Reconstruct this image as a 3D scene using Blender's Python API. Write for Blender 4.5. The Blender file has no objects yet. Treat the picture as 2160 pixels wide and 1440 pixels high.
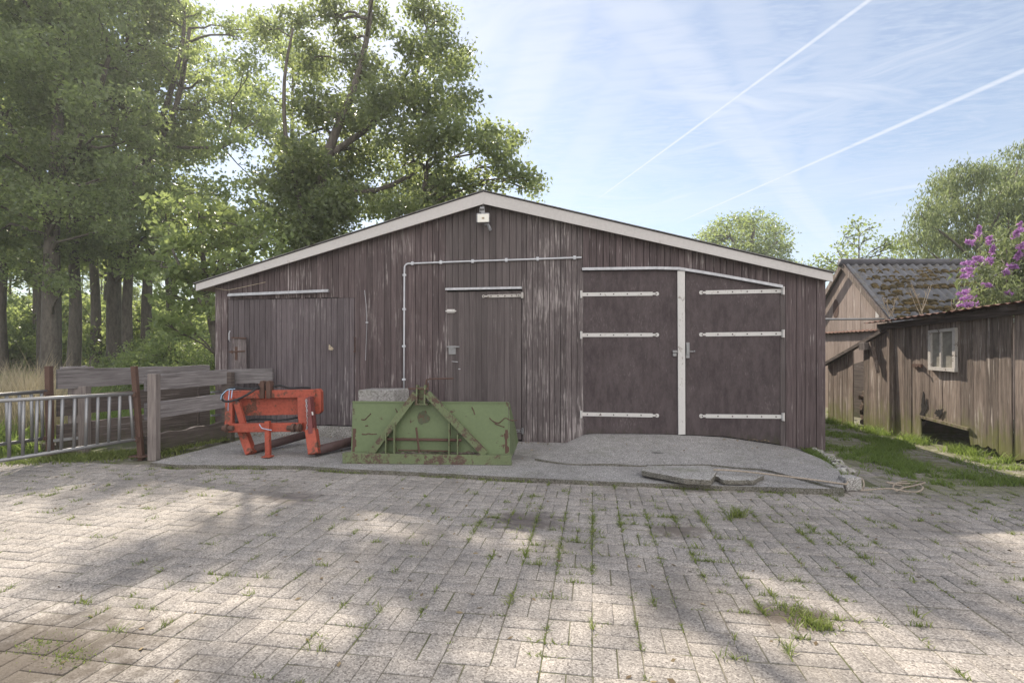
import bpy, math, random
import numpy as np
from mathutils import Vector, noise as mnoise

# ------------------------------------------------------------------ camera, sky, sun, exposure
sc = bpy.context.scene
COL = sc.collection
rad = math.radians
TH = rad(8.75)                       # the camera is turned this far to the left of the barn wall's normal
DW, H, F0 = 7.15, 1.3, 1100.0        # metres to the barn wall, eye height, focal length in photo pixels
CAM = Vector((0, -DW, H))
FW = Vector((-math.sin(TH), math.cos(TH), 0))
RT = Vector((math.cos(TH), math.sin(TH), 0))
cam = bpy.data.cameras.new('camera')
camo = bpy.data.objects.new('camera', cam)
COL.objects.link(camo)
camo.location = CAM
camo.rotation_euler = (rad(90), 0, TH)
cam.sensor_width = 36
cam.lens = F0 / 2160 * 36
cam.shift_y = 20 / 2160
cam.clip_start, cam.clip_end = .05, 2000
sc.camera = camo

SUN_AZ, SUN_EL = rad(-30.5), rad(40.5)      # azimuth from +Y, clockwise
SUNV = Vector((math.sin(SUN_AZ) * math.cos(SUN_EL), math.cos(SUN_AZ) * math.cos(SUN_EL), math.sin(SUN_EL)))
sl = bpy.data.lights.new('sun', 'SUN')
sl.energy, sl.angle, sl.color = 5.0, rad(.53), (1, .90, .75)
slo = bpy.data.objects.new('sun', sl)
COL.objects.link(slo)
slo.rotation_euler = SUNV.to_track_quat('Z', 'Y').to_euler()
slo.location = SUNV * 60

sc.view_settings.view_transform = 'Standard'
sc.view_settings.look = 'None'
sc.view_settings.gamma = 1
sc.view_settings.exposure = 0.84
sc.render.engine = 'CYCLES'
sc.cycles.max_bounces = 6
sc.cycles.diffuse_bounces = 3
sc.cycles.glossy_bounces = 2
sc.cycles.transmission_bounces = 4
sc.cycles.transparent_max_bounces = 8
sc.cycles.caustics_reflective = False
sc.cycles.caustics_refractive = False
sc.cycles.use_denoising = True


class NT:
    """terse node building"""
    def __init__(s, tree):
        s.t = tree

    def n(s, typ, ins=None, **kw):
        nd = s.t.nodes.new(typ)
        for k, v in kw.items():
            setattr(nd, k, v)
        for k, v in (ins or {}).items():
            s.set(nd.inputs[k], v)
        return nd

    def set(s, sock, v):
        if hasattr(v, 'is_linked') or isinstance(v, bpy.types.NodeSocket):
            s.t.links.new(v, sock)
        elif isinstance(v, bpy.types.Node):
            s.t.links.new(v.outputs[0], sock)
        else:
            if sock.type == 'RGBA' and not hasattr(v, '__len__'):
                v = (v, v, v, 1)
            if sock.type == 'RGBA' and len(v) == 3:
                v = (*v, 1)
            sock.default_value = v

    def m(s, op, a, b=0.0, c=0.0, clamp=False):
        nd = s.n('ShaderNodeMath', operation=op, use_clamp=clamp)
        s.set(nd.inputs[0], a)
        s.set(nd.inputs[1], b)
        s.set(nd.inputs[2], c)
        return nd.outputs[0]

    def vm(s, op, a, b=(0, 0, 0)):
        nd = s.n('ShaderNodeVectorMath', operation=op)
        s.set(nd.inputs[0], a)
        s.set(nd.inputs[1], b)
        return nd.outputs['Value'] if op in ('DOT_PRODUCT', 'LENGTH') else nd.outputs[0]

    def noise(s, vec, scale, detail=4, rough=.6, dist=0):
        return s.n('ShaderNodeTexNoise', {'Vector': vec, 'Scale': scale, 'Detail': detail, 'Roughness': rough, 'Distortion': dist}).outputs['Fac']

    def step(s, v, a, b, lo=0., hi=1.):
        nd = s.n('ShaderNodeMapRange', {'From Min': a, 'From Max': b, 'To Min': lo, 'To Max': hi}, interpolation_type='SMOOTHSTEP')
        s.set(nd.inputs['Value'], v)
        return nd.outputs[0]

    def mix(s, f, a, b, mode='MIX'):
        nd = s.n('ShaderNodeMix', data_type='RGBA', blend_type=mode)
        s.set(nd.inputs[0], f)
        s.set(nd.inputs[6], a)
        s.set(nd.inputs[7], b)
        return nd.outputs[2]

    def obj(s):
        return s.n('ShaderNodeTexCoord').outputs['Object']

    def pos(s):
        return s.n('ShaderNodeNewGeometry').outputs['Position']

    def scl(s, v, sc3):
        return s.vm('MULTIPLY', v, sc3)

    def attr(s, name='rnd'):
        return s.n('ShaderNodeAttribute', attribute_name=name).outputs['Fac']

    def sep(s, v):
        nd = s.n('ShaderNodeSeparateXYZ')
        s.set(nd.inputs[0], v)
        return nd.outputs

    def bump(s, h, strength=.5, dist=.01):
        return s.n('ShaderNodeBump', {'Height': h, 'Strength': strength, 'Distance': dist}).outputs[0]


def pdir(px, py):
    """world direction in which the photo's pixel lies"""
    return (FW + RT * ((px - 1080) / F0) + Vector((0, 0, (740 - py) / F0))).normalized()


world = bpy.data.worlds.new('World')
sc.world = world
world.use_nodes = True
w = NT(world.node_tree)
bg = world.node_tree.nodes['Background']
sky = w.n('ShaderNodeTexSky', sky_type='NISHITA', sun_disc=False, sun_elevation=SUN_EL, sun_rotation=SUN_AZ,
          altitude=0, air_density=1.0, dust_density=.4, ozone_density=1.0)
dvec = w.vm('NORMALIZE', w.n('ShaderNodeTexCoord').outputs['Generated'])
dz = w.sep(dvec)[2]
# position on a high cloud layer, so that the cirrus shrinks towards the horizon
zc = w.m('MAXIMUM', dz, .06)
plane = w.vm('DIVIDE', dvec, w.n('ShaderNodeCombineXYZ', {0: zc, 1: zc, 2: zc}).outputs[0])


def streak(a, b, w0, w1, soft, s_from=None):
    """a straight trail on the sky through two directions, w0 wide at the first and w1 at the second"""
    A, B = pdir(*a), pdir(*b)
    N = A.cross(B).normalized()
    T = (B - A * A.dot(B)).normalized()
    L = T.dot(B)
    s = w.m('DIVIDE', w.vm('DOT_PRODUCT', dvec, T), L)
    wid = w.m('MAXIMUM', w.m('MULTIPLY_ADD', s, w1 - w0, w0), .0006)
    dist = w.m('ABSOLUTE', w.vm('DOT_PRODUCT', dvec, N))
    r = w.m('DIVIDE', dist, wid)
    v = w.m('SUBTRACT', 1.0, w.step(r, 1 - soft, 1.0))
    if s_from is not None:
        v = w.m('MULTIPLY', v, w.step(s, s_from[0], s_from[1]))
    return v


n_rip = w.noise(w.scl(plane, (2.0, 9.0, 1)), 2.2, 6, .62, .4)
n_big = w.noise(plane, .55, 5, .55, .5)
n_fine = w.noise(w.scl(plane, (7, 22, 1)), 1.6, 5, .6, .2)
bands = None
for a, b, w0, w1, g in (((1720, 470), (1330, 0), .03, .08, .6), ((1150, 470), (1420, 0), .05, .075, .45), ((1020, 430), (1190, 0), .07, .08, .6),
                        ((1680, 470), (1560, 0), .03, .07, .45), ((1240, 470), (2160, 330), .04, .05, .4), ((960, 400), (620, 0), .14, .2, .7),
                        ((1560, 560), (2160, 420), .04, .08, .5), ((1720, 400), (1800, 0), .04, .075, .4), ((2100, 300), (2300, 0), .03, .06, .25)):
    v = w.m('MULTIPLY', streak(a, b, w0, w1, .75), g)
    bands = v if bands is None else w.m('MAXIMUM', bands, v)
bands = w.m('MULTIPLY', bands, w.step(n_rip, .2, .62, .45, 1))
warp = w.vm('ADD', plane, w.vm('MULTIPLY', w.n('ShaderNodeTexNoise', {'Vector': plane, 'Scale': 1.3, 'Detail': 3}).outputs['Color'], (.38, .38, 0)))
wa = w.n('ShaderNodeVectorRotate', {'Vector': warp, 'Angle': rad(38)}, rotation_type='Z_AXIS').outputs[0]
wb = w.n('ShaderNodeVectorRotate', {'Vector': warp, 'Angle': rad(-24)}, rotation_type='Z_AXIS').outputs[0]
wisp1 = w.step(w.noise(w.scl(wa, (.7, 4.2, 1)), 1.1, 7, .6, .1), .40, .78)
wisp2 = w.step(w.noise(w.scl(wb, (.6, 3.6, 1)), 1.3, 7, .6, .1), .43, .80)
cirrus = w.m('MULTIPLY', w.step(n_big, .25, .62), w.m('MAXIMUM', w.m('MAXIMUM', wisp1, wisp2), w.step(n_fine, .3, .75, .2, .6)))
cloud = w.m('MAXIMUM', bands, w.m('MULTIPLY', cirrus, .72))
trail1 = w.m('MULTIPLY', streak((1236, 438), (1840, -4), .0016, .0054, .9, (-.02, .12)), w.step(n_fine, .1, .6, .55, .95))
trail2 = w.m('MULTIPLY', streak((1396, 484), (2160, 149), .0015, .0058, .9, (-.02, .14)), w.step(n_fine, .1, .6, .5, .9))
cloud = w.m('MAXIMUM', cloud, w.m('MAXIMUM', trail1, trail2))
low = w.m('SUBTRACT', 1.0, w.step(dz, .0, .38))
cloud = w.m('MAXIMUM', cloud, w.m('MULTIPLY', low, .5))
CLOUD = (6.0, 6.3, 6.9)
# unseen bright cloud bank, added behind the viewer to lift the shaded sides
rear = w.step(w.vm('DOT_PRODUCT', dvec, tuple(Vector((-SUNV.x, -SUNV.y, .25)).normalized())), .0, .7)
cloud = w.m('MAXIMUM', w.m('MULTIPLY_ADD', cloud, .78, .06), w.m('MULTIPLY', rear, w.step(n_big, .2, .6, .6, .95)))
skyc = w.mix(cloud, sky.outputs[0], w.mix(rear, CLOUD, (15.4, 15.0, 14.8)))
w.set(bg.inputs[0], skyc)
bg.inputs[1].default_value = .085


# ------------------------------------------------------------------ pixel -> place helpers
def C(X, d, z=0.):
    p = CAM + RT * X + FW * d
    return Vector((p.x, p.y, z))


def P(px, py, d):
    return C((px - 1080) / F0 * d, d, H + (740 - py) / F0 * d)


def G(px, py, z=0.):
    d = (H - z) * F0 / (py - 740)
    return C((px - 1080) / F0 * d, d, z)


def Wp(px, py, y=0.):
    v = FW + RT * ((px - 1080) / F0) + Vector((0, 0, (740 - py) / F0))
    t = (y + DW) / v.y
    return CAM + v * t


def wx(px, y=0.):
    return Wp(px, 740, y).x


# ------------------------------------------------------------------ mesh building
R = random.Random(7)


def root_loc(o):
    v = Vector((0, 0, 0))
    while o is not None:
        v += o.location
        o = o.parent
    return v


def tag(o, label=None, cat=None, group=None, kind=None):
    for k, v in (('label', label), ('category', cat), ('group', group), ('kind', kind)):
        if v:
            o[k] = v
    return o


def thing(name, loc, label, cat, group=None):
    o = bpy.data.objects.new(name, None)
    COL.objects.link(o)
    o.location = loc
    o.empty_display_size = .2
    return tag(o, label, cat, group)


class MB:
    def __init__(s):
        s.v, s.f, s.r, s.mi = [], [], [], []
        s.cr, s.cm = None, 0

    def face(s, idx, r=None):
        s.f.append(tuple(idx))
        s.r.append(s.cr if s.cr is not None else .5)
        s.mi.append(s.cm)

    def add(s, verts, faces):
        b = len(s.v)
        s.v += [Vector(x) for x in verts]
        for f in faces:
            s.face([i + b for i in f])
        return s

    def hexa(s, q0, q1):
        """two matching quads, q0 and q1, joined to a solid"""
        return s.add(list(q0) + list(q1), [(3, 2, 1, 0), (4, 5, 6, 7), (0, 1, 5, 4), (1, 2, 6, 5), (2, 3, 7, 6), (3, 0, 4, 7)])

    def box(s, c, sx, sy, sz, ax=None):
        c = Vector(c)
        X, Y, Z = ax or (Vector((1, 0, 0)), Vector((0, 1, 0)), Vector((0, 0, 1)))
        p = lambda i, j, k: c + X * (i * sx / 2) + Y * (j * sy / 2) + Z * (k * sz / 2)
        return s.hexa([p(-1, -1, -1), p(1, -1, -1), p(1, 1, -1), p(-1, 1, -1)], [p(-1, -1, 1), p(1, -1, 1), p(1, 1, 1), p(-1, 1, 1)])

    def bar(s, a, b, wd, ht, up=(0, 0, 1)):
        """beam from a to b; wd sideways, ht along up"""
        a, b = Vector(a), Vector(b)
        t = (b - a).normalized()
        u = Vector(up)
        sd = t.cross(u)
        if sd.length < 1e-4:
            sd = t.cross(Vector((0, 1, 0)))
        sd.normalize()
        u = sd.cross(t).normalized()
        q = lambda p: [p - sd * wd / 2 - u * ht / 2, p + sd * wd / 2 - u * ht / 2, p + sd * wd / 2 + u * ht / 2, p - sd * wd / 2 + u * ht / 2]
        return s.hexa(q(a), q(b))

    def prism(s, pts, off):
        """polygon pts (3D, planar) pushed along the vector off"""
        n = len(pts)
        pts = [Vector(p) for p in pts]
        off = Vector(off)
        return s.add(pts + [p + off for p in pts], [tuple(reversed(range(n))), tuple(range(n, 2 * n))] + [(i, (i + 1) % n, n + (i + 1) % n, n + i) for i in range(n)])

    def tube(s, pts, r, n=8, cap=True):
        pts = [Vector(p) for p in pts]
        rs = r if hasattr(r, '__len__') else [r] * len(pts)
        rings = []
        up = None
        for i, p in enumerate(pts):
            t = (pts[min(i + 1, len(pts) - 1)] - pts[max(i - 1, 0)]).normalized()
            if up is None:
                up = t.orthogonal().normalized()
            up = (up - t * up.dot(t))
            up = up.normalized() if up.length > 1e-5 else t.orthogonal().normalized()
            sd = t.cross(up)
            b = len(s.v)
            for k in range(n):
                a = 2 * math.pi * k / n
                s.v.append(p + (up * math.cos(a) + sd * math.sin(a)) * rs[i])
            rings.append(b)
        for b0, b1 in zip(rings, rings[1:]):
            for k in range(n):
                s.face((b0 + k, b0 + (k + 1) % n, b1 + (k + 1) % n, b1 + k))
        if cap:
            s.face([rings[0] + k for k in reversed(range(n))])
            s.face([rings[-1] + k for k in range(n)])
        return s

    def build(s, name, mat, parent=None, smooth=False, bevel=0, loc=None):
        me = bpy.data.meshes.new(name)
        o = bpy.data.objects.new(name, me)
        COL.objects.link(o)
        if parent is not None:
            o.parent = parent
            L = root_loc(parent)
        else:
            if loc is None:
                a = np.array([tuple(v) for v in s.v])
                lo, hi = a.min(0), a.max(0)
                loc = Vector(((lo[0] + hi[0]) / 2, (lo[1] + hi[1]) / 2, lo[2]))
            L = Vector(loc)
            o.location = L
        me.from_pydata([tuple(v - L) for v in s.v], [], s.f)
        for m in (mat if isinstance(mat, (list, tuple)) else [mat]):
            me.materials.append(m)
        at = me.attributes.new('rnd', 'FLOAT', 'FACE')
        at.data.foreach_set('value', np.array(s.r, dtype=np.float32))
        if any(s.mi):
            me.polygons.foreach_set('material_index', np.array(s.mi, dtype=np.int32))
        if smooth:
            me.polygons.foreach_set('use_smooth', np.ones(len(me.polygons), dtype=bool))
        me.validate()
        me.update()
        if bevel:
            b = o.modifiers.new('bevel', 'BEVEL')
            b.width, b.segments, b.limit_method, b.angle_limit = bevel, 2, 'ANGLE', rad(40)
        return o


def np_mesh(name, V, Fq, rnd, mat, parent=None, loc=None, kv=4):
    """V (n,3), Fq (m,kv) -> object, fast"""
    me = bpy.data.meshes.new(name)
    L = root_loc(parent) if parent is not None else Vector(loc or (0, 0, 0))
    V = (V - np.array(L)).astype(np.float32)
    me.vertices.add(len(V))
    me.vertices.foreach_set('co', V.ravel())
    m = len(Fq)
    me.loops.add(m * kv)
    me.loops.foreach_set('vertex_index', Fq.astype(np.int32).ravel())
    me.polygons.add(m)
    me.polygons.foreach_set('loop_start', np.arange(0, m * kv, kv, dtype=np.int32))
    me.polygons.foreach_set('loop_total', np.full(m, kv, dtype=np.int32))
    at = me.attributes.new('rnd', 'FLOAT', 'FACE')
    at.data.foreach_set('value', rnd.astype(np.float32))
    me.materials.append(mat)
    me.update(calc_edges=True)
    o = bpy.data.objects.new(name, me)
    COL.objects.link(o)
    if parent is not None:
        o.parent = parent
    else:
        o.location = L
    return o


# ------------------------------------------------------------------ materials
def new_mat(name):
    m = bpy.data.materials.new(name)
    m.use_nodes = True
    m.node_tree.nodes.clear()
    return m, NT(m.node_tree)


def finish(t, shader):
    o = t.n('ShaderNodeOutputMaterial')
    t.set(o.inputs[0], shader)


def principled(t, col, rough=.7, nrm=None, metal=0., spec=.3):
    ins = {'Base Color': col, 'Roughness': rough, 'Metallic': metal, 'Specular IOR Level': spec}
    if nrm is not None:
        ins['Normal'] = nrm
    return t.n('ShaderNodeBsdfPrincipled', ins).outputs[0]


def wood(name, dark, light, fleck, fl=(.60, .72), gs=(55, 55, 2.2), fs=(34, 34, 1.6), vary=.35, moss=None, fleck_big=1.3, fleckmax=.85, bump=.5):
    m, t = new_mat(name)
    co = t.obj()
    r = t.attr()
    off = t.n('ShaderNodeCombineXYZ', {0: t.m('MULTIPLY', r, 17.3), 1: t.m('MULTIPLY', r, 5.1), 2: t.m('MULTIPLY', r, 29.7)}).outputs[0]
    cr = t.vm('ADD', co, off)
    g = t.noise(t.scl(cr, gs), 1, 6, .7)
    col = t.mix(t.step(g, .3, .72), dark, light)
    big = t.noise(co, fleck_big, 4, .6)
    col = t.mix(t.step(big, .35, .7, 0, .35), col, light)
    br = t.m('MULTIPLY_ADD', r, vary * 2, 1 - vary)
    col = t.mix(1.0, col, t.n('ShaderNodeCombineColor', {0: br, 1: br, 2: br}).outputs[0], 'MULTIPLY')
    fn = t.noise(t.scl(cr, fs), 1, 5, .62)
    gate = t.m('ADD', fn, t.m('MULTIPLY', t.m('SUBTRACT', big, .5), .55))
    fm = t.m('MULTIPLY', t.step(gate, fl[0], fl[1]), fleckmax)
    col = t.mix(fm, col, fleck)
    if moss:
        z0, z1, mc = moss
        z = t.sep(t.pos())[2]
        mn = t.noise(t.scl(co, (14, 14, 5)), 1, 5, .6)
        mk = t.m('SUBTRACT', t.m('ADD', t.m('DIVIDE', t.m('SUBTRACT', z1, z), z1 - z0), mn), .5)
        col = t.mix(t.step(mk, .35, .95, 0, .8), col, mc)
    n = t.bump(t.m('ADD', g, t.m('MULTIPLY', fm, .4)), bump, .004)
    finish(t, principled(t, col, .78, n, spec=.25))
    return m


def painted(name, col, wear, ws=(.55, .68), scale=6, rough=.55, wear2=None, vary=.0, metal=0, bump=.25, scl=(1, 1, 1), grime=.25):
    """old paint or metal with worn patches of another colour"""
    m, t = new_mat(name)
    co = t.scl(t.obj(), scl)
    n1 = t.noise(co, scale, 7, .68, .3)
    n2 = t.noise(co, scale * 6, 5, .6)
    base = t.mix(t.step(n2, .3, .7, 0, grime), col, tuple(c * .45 for c in col))
    n4 = t.noise(co, scale * .35, 4, .6)
    base = t.mix(t.step(n4, .35, .7, 0, grime), base, tuple(min(1, c * 1.35) for c in col))
    wm = t.step(t.m('ADD', n1, t.m('MULTIPLY', t.m('SUBTRACT', n2, .5), .35)), ws[0], ws[1])
    wc = wear if wear2 is None else t.mix(t.step(t.noise(co, scale * 14, 3, .6), .4, .6), wear, wear2)
    c = t.mix(wm, base, wc)
    nm = t.bump(t.m('ADD', t.m('MULTIPLY', n2, .4), wm), bump, .003)
    finish(t, principled(t, c, t.m('MULTIPLY_ADD', wm, .2, rough), nm, metal, .35))
    return m


def plain(name, col, rough=.7, metal=0, scale=30, var=.3):
    m, t = new_mat(name)
    n = t.noise(t.obj(), scale, 5, .6)
    c = t.mix(t.step(n, .3, .7), tuple(x * (1 - var) for x in col), tuple(min(1, x * (1 + var)) for x in col))
    finish(t, principled(t, c, rough, t.bump(n, .3, .003), metal))
    return m


def aggregate(name, base, lightc, darkc, brick=False, dirt=None, scale=170, moss=0.):
    """washed concrete with visible pebbles"""
    m, t = new_mat(name)
    p = t.pos()
    vo = t.n('ShaderNodeTexVoronoi', {'Vector': p, 'Scale': scale})
    vr = t.sep(vo.outputs['Color'])[0]
    col = t.mix(t.step(vr, .55, .95), base, lightc)
    col = t.mix(t.step(vr, .30, .05), col, darkc)
    n1 = t.noise(p, 1.1, 6, .6)
    n2 = t.noise(p, 9, 6, .62)
    mul = t.m('ADD', t.m('MULTIPLY', n1, .75), t.m('MULTIPLY', n2, .6))
    mul = t.m('ADD', mul, .33)
    if brick:
        mul = t.m('MULTIPLY', mul, t.m('MULTIPLY_ADD', t.attr(), .12, .94))
    col = t.mix(1.0, col, t.n('ShaderNodeCombineColor', {0: mul, 1: mul, 2: mul}).outputs[0], 'MULTIPLY')
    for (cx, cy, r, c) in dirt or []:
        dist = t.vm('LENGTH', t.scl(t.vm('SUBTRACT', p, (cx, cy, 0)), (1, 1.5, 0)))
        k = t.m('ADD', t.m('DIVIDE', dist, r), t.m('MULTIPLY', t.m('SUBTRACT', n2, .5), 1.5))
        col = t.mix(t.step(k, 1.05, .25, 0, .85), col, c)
    if brick:                      # alley side: moss spreading over the pavers
        sp = t.sep(p)
        am = t.m('MULTIPLY', t.step(sp[0], 2.4, 3.1), t.step(sp[1], -2.6, -1.2))
        mk = t.step(t.m('ADD', n2, t.m('MULTIPLY', t.m('SUBTRACT', n1, .5), .8)), .34, .56, 0, .8)
        col = t.mix(t.m('MULTIPLY', mk, am), col, (.115, .125, .045))
        st = t.step(t.noise(p, .9, 5, .62), .48, .70, 0, .45)
        col = t.mix(st, col, (.13, .115, .10))
    if moss:
        mk = t.step(t.noise(p, 3.5, 6, .65), .5, .75, 0, moss)
        col = t.mix(mk, col, (.10, .11, .045))
    n = t.bump(t.m('ADD', vo.outputs['Distance'], t.m('MULTIPLY', n2, 1.2)), .4, .003)
    finish(t, principled(t, col, .85, n, spec=.2))
    return m


def leafmat(name, a, b, trans, tmix=.42, rough=.5):
    m, t = new_mat(name)
    r = t.attr()
    c = t.mix(r, a, b)
    pr = principled(t, c, rough, spec=.35)
    tc = t.mix(r, tuple(x * .75 for x in trans), tuple(min(1, x * 1.25) for x in trans))
    tr = t.n('ShaderNodeBsdfTranslucent', {'Color': tc}).outputs[0]
    mx = t.n('ShaderNodeMixShader', {0: tmix, 1: pr, 2: tr}).outputs[0]
    finish(t, mx)
    return m


SOIL = (.085, .065, .05)
DIRT = [(G(1110, 1098).x, G(1110, 1098).y, .42, (.10, .085, .08)), (G(1680, 1300).x, G(1680, 1300).y, .30, SOIL), (G(60, 1385).x, G(60, 1385).y, .75, (.07, .055, .042)),
        (G(1430, 1120).x, G(1430, 1120).y, .3, (.12, .1, .085)), (G(620, 1050).x, G(620, 1050).y, .4, (.15, .13, .12))]
M = {}
M['brick'] = aggregate('paver_concrete', (.262, .238, .218), (.395, .362, .33), (.15, .134, .123), True, DIRT, 150)
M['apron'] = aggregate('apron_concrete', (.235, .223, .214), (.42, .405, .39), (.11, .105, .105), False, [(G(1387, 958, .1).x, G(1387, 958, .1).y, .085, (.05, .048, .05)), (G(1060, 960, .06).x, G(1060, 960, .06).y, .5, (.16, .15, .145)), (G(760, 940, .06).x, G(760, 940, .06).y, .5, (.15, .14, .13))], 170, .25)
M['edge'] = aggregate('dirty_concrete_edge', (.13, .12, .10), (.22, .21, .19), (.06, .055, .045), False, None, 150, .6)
M['slab'] = aggregate('slab_concrete', (.27, .255, .24), (.45, .44, .42), (.12, .11, .105), False, None, 150, .5)
M['block'] = aggregate('block_concrete', (.25, .24, .23), (.32, .31, .30), (.17, .16, .15), False, None, 60, .2)
M['stone'] = aggregate('rubble_stone', (.30, .28, .26), (.45, .43, .41), (.10, .09, .085), False, None, 35, .45)

BD, BL, BF = (.054, .039, .040), (.130, .101, .101), (.36, .32, .31)
M['barn'] = wood('barn_boards', BD, BL, BF, (.582, .70), (70, 70, 2.2), (60, 60, 2.2), .22)
M['barn_raw'] = wood('barn_boards_worn', (.068, .053, .053), (.165, .14, .138), BF, (.545, .67), (70, 70, 3.5), (75, 75, 3.2), .24)
M['barn_left'] = wood('barn_boards_grey', (.066, .052, .056), (.142, .120, .125), (.36, .33, .32), (.62, .74), (70, 70, 2.2), (60, 60, 2.2), .2)
M['barn_hatch'] = wood('hatch_boards', (.064, .051, .051), (.122, .103, .101), BF, (.66, .78), (70, 70, 2.2), (60, 60, 2.2), .2)
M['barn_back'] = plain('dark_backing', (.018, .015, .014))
M['door'] = wood('door_sheet', (.050, .038, .040), (.092, .073, .074), (.22, .19, .185), (.58, .82), (14, 14, 5), (70, 70, 22), .0, (-.05, .45, (.045, .045, .025)), 1.7, .5, .25)
M['grey_wood'] = wood('silver_wood', (.095, .083, .084), (.26, .24, .24), (.38, .35, .35), (.62, .75), (2.6, 2.6, 60), (2, 2, 40), .2)
M['dark_wood'] = wood('rotting_wood', (.035, .027, .024), (.13, .105, .095), (.23, .2, .19), (.60, .75), (2.6, 2.6, 60), (2, 2, 40), .3, (-.1, .5, (.06, .065, .03)))
M['post_wood'] = wood('post_wood', (.11, .093, .088), (.26, .225, .21), (.36, .32, .30), (.62, .75), (50, 50, 2.5), (40, 40, 2), .2)
M['shed'] = wood('shed_boards', (.062, .046, .038), (.245, .195, .165), (.41, .36, .325), (.57, .70), (42, 42, 2.2), (30, 30, 1.6), .35, (-.1, .95, (.13, .14, .035)))
M['gable'] = wood('pink_boards', (.215, .165, .14), (.335, .27, .24), (.52, .44, .40), (.6, .75), (60, 60, 2), (30, 30, 2), .12)
M['white'] = painted('white_paint', (.55, .53, .51), (.27, .235, .21), (.60, .70), 9, .5, None, 0, 0, .2, (1, 1, .6), .12)
M['oldwhite'] = painted('flaking_white_paint', (.46, .43, .40), (.17, .14, .12), (.56, .64), 10, .7)
M['fascia'] = painted('fascia_paint', (.50, .475, .46), (.26, .2, .17), (.655, .74), 5, .55, None, 0, 0, .2, (1, 1, .8), .16)
M['bolt'] = plain('bolt_iron', (.07, .055, .05), .6, .3)
M['galv'] = painted('galvanised_steel', (.25, .25, .255), (.30, .29, .28), (.58, .72), 14, .42, (.24, .19, .15), 0, .55, .15)
M['alu'] = plain('grey_metal', (.42, .42, .44), .45, .5, 20, .15)
M['pvc'] = plain('grey_pvc', (.50, .51, .54), .5, 0, 12, .08)
M['rust'] = painted('rusty_iron', (.098, .056, .043), (.045, .033, .03), (.5, .66), 18, .8, (.14, .078, .054), 0, .1, .4)
M['smudge'] = painted('dark_smudge', (.085, .10, .06), (.11, .065, .045), (.48, .62), 14, .8)
M['red'] = painted('red_paint', (.34, .072, .043), (.085, .045, .034), (.53, .64), 6, .6, (.16, .07, .045), 0, 0, .3, (1, 1, 1), .55)
M['pipe'] = painted('dark_pipe', (.085, .050, .047), (.05, .035, .03), (.5, .66), 9, .6, (.10, .06, .05), 0, 0, .3)
M['dred'] = painted('dark_red_steel', (.17, .045, .045), (.07, .04, .035), (.5, .66), 9, .55, (.12, .06, .05), 0, 0, .3)
M['green'] = painted('green_paint', (.128, .168, .082), (.105, .06, .042), (.63, .67), 4.0, .5, (.07, .045, .035), 0, 0, .35, (1, 1, 1.2), .18)
M['green_worn'] = painted('worn_green_paint', (.13, .158, .08), (.115, .07, .052), (.50, .60), 8, .6, (.075, .05, .042), 0, 0, .4, (1, 1, 1), .3)
M['hose'] = plain('black_rubber', (.018, .018, .02), .45)
M['cord'] = plain('pale_blue_cord', (.33, .46, .62), .8)
M['rope'] = plain('beige_rope', (.31, .26, .21), .9, 0, 90)
M['lampglass'] = plain('lamp_face', (.72, .70, .64), .25, 0, 4, .05)
M['lampbody'] = plain('lamp_body', (.25, .25, .26), .5)
M['roof'] = painted('grey_sheet', (.17, .165, .165), (.09, .08, .07), (.5, .7), 5, .8)
M['mossroof'] = painted('fibre_cement', (.145, .145, .155), (.085, .08, .078), (.46, .62), 3.2, .85, (.17, .15, .12), 0, 0, .3)
M['ridge'] = plain('ridge_sheet', (.075, .072, .08), .6, 0, 3)
M['corr'] = painted('rusty_sheet', (.13, .065, .048), (.10, .06, .05), (.5, .65), 6, .75, (.28, .17, .12), 0, .2, .3)
M['moss'] = leafmat('roof_moss', (.05, .038, .016), (.135, .092, .032), (.1, .07, .02), .1, .9)
M['glass'], _t = new_mat('dusty_glass')
_n = _t.noise(_t.obj(), 6, 5, .6)
finish(_t, principled(_t, _t.mix(_t.step(_n, .3, .7), (.19, .18, .155), (.30, .285, .25)), .16, None, 0, .5))
M['bark'] = wood('bark', (.05, .042, .035), (.135, .118, .10), (.15, .15, .11), (.6, .8), (12, 12, 3.5), (6, 6, 2), .2, None, 1.3, .6, 1.0)
M['dry'] = plain('dry_stalks', (.36, .30, .22), .9)
M['meadow'] = leafmat('meadow_grass', (.09, .145, .036), (.18, .235, .07), (.30, .40, .09), .48)
M['straw'] = leafmat('seed_grass', (.26, .22, .14), (.42, .36, .25), (.36, .31, .2), .35)
M['weed'] = leafmat('joint_weeds', (.10, .15, .035), (.24, .26, .085), (.22, .28, .07), .35)
M['oak'] = leafmat('oak_leaves', (.040, .060, .034), (.18, .21, .115), (.40, .49, .16), .48, .38)
M['wood_l'] = leafmat('forest_leaves', (.05, .074, .038), (.17, .205, .105), (.44, .53, .17), .5, .4)
M['bright'] = leafmat('sunlit_leaves', (.075, .11, .04), (.20, .245, .10), (.38, .46, .15), .48, .4)
M['centre'] = leafmat('maple_leaves', (.038, .056, .033), (.165, .195, .105), (.38, .45, .15), .47, .38)
M['willow'] = leafmat('willow_leaves', (.08, .115, .05), (.19, .23, .105), (.30, .36, .14))
M['budl'] = leafmat('butterfly_bush_leaves', (.10, .13, .06), (.20, .24, .12), (.24, .29, .11))
M['purple'] = leafmat('purple_blossom', (.32, .14, .38), (.50, .28, .55), (.45, .22, .5), .35)
M['cream'] = plain('cream_blossom', (.7, .68, .6), .8)
M['log'] = wood('log_ends', (.09, .065, .05), (.28, .21, .16), (.3, .25, .2), (.6, .75), (20, 20, 20), (20, 20, 20), .4)

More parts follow.
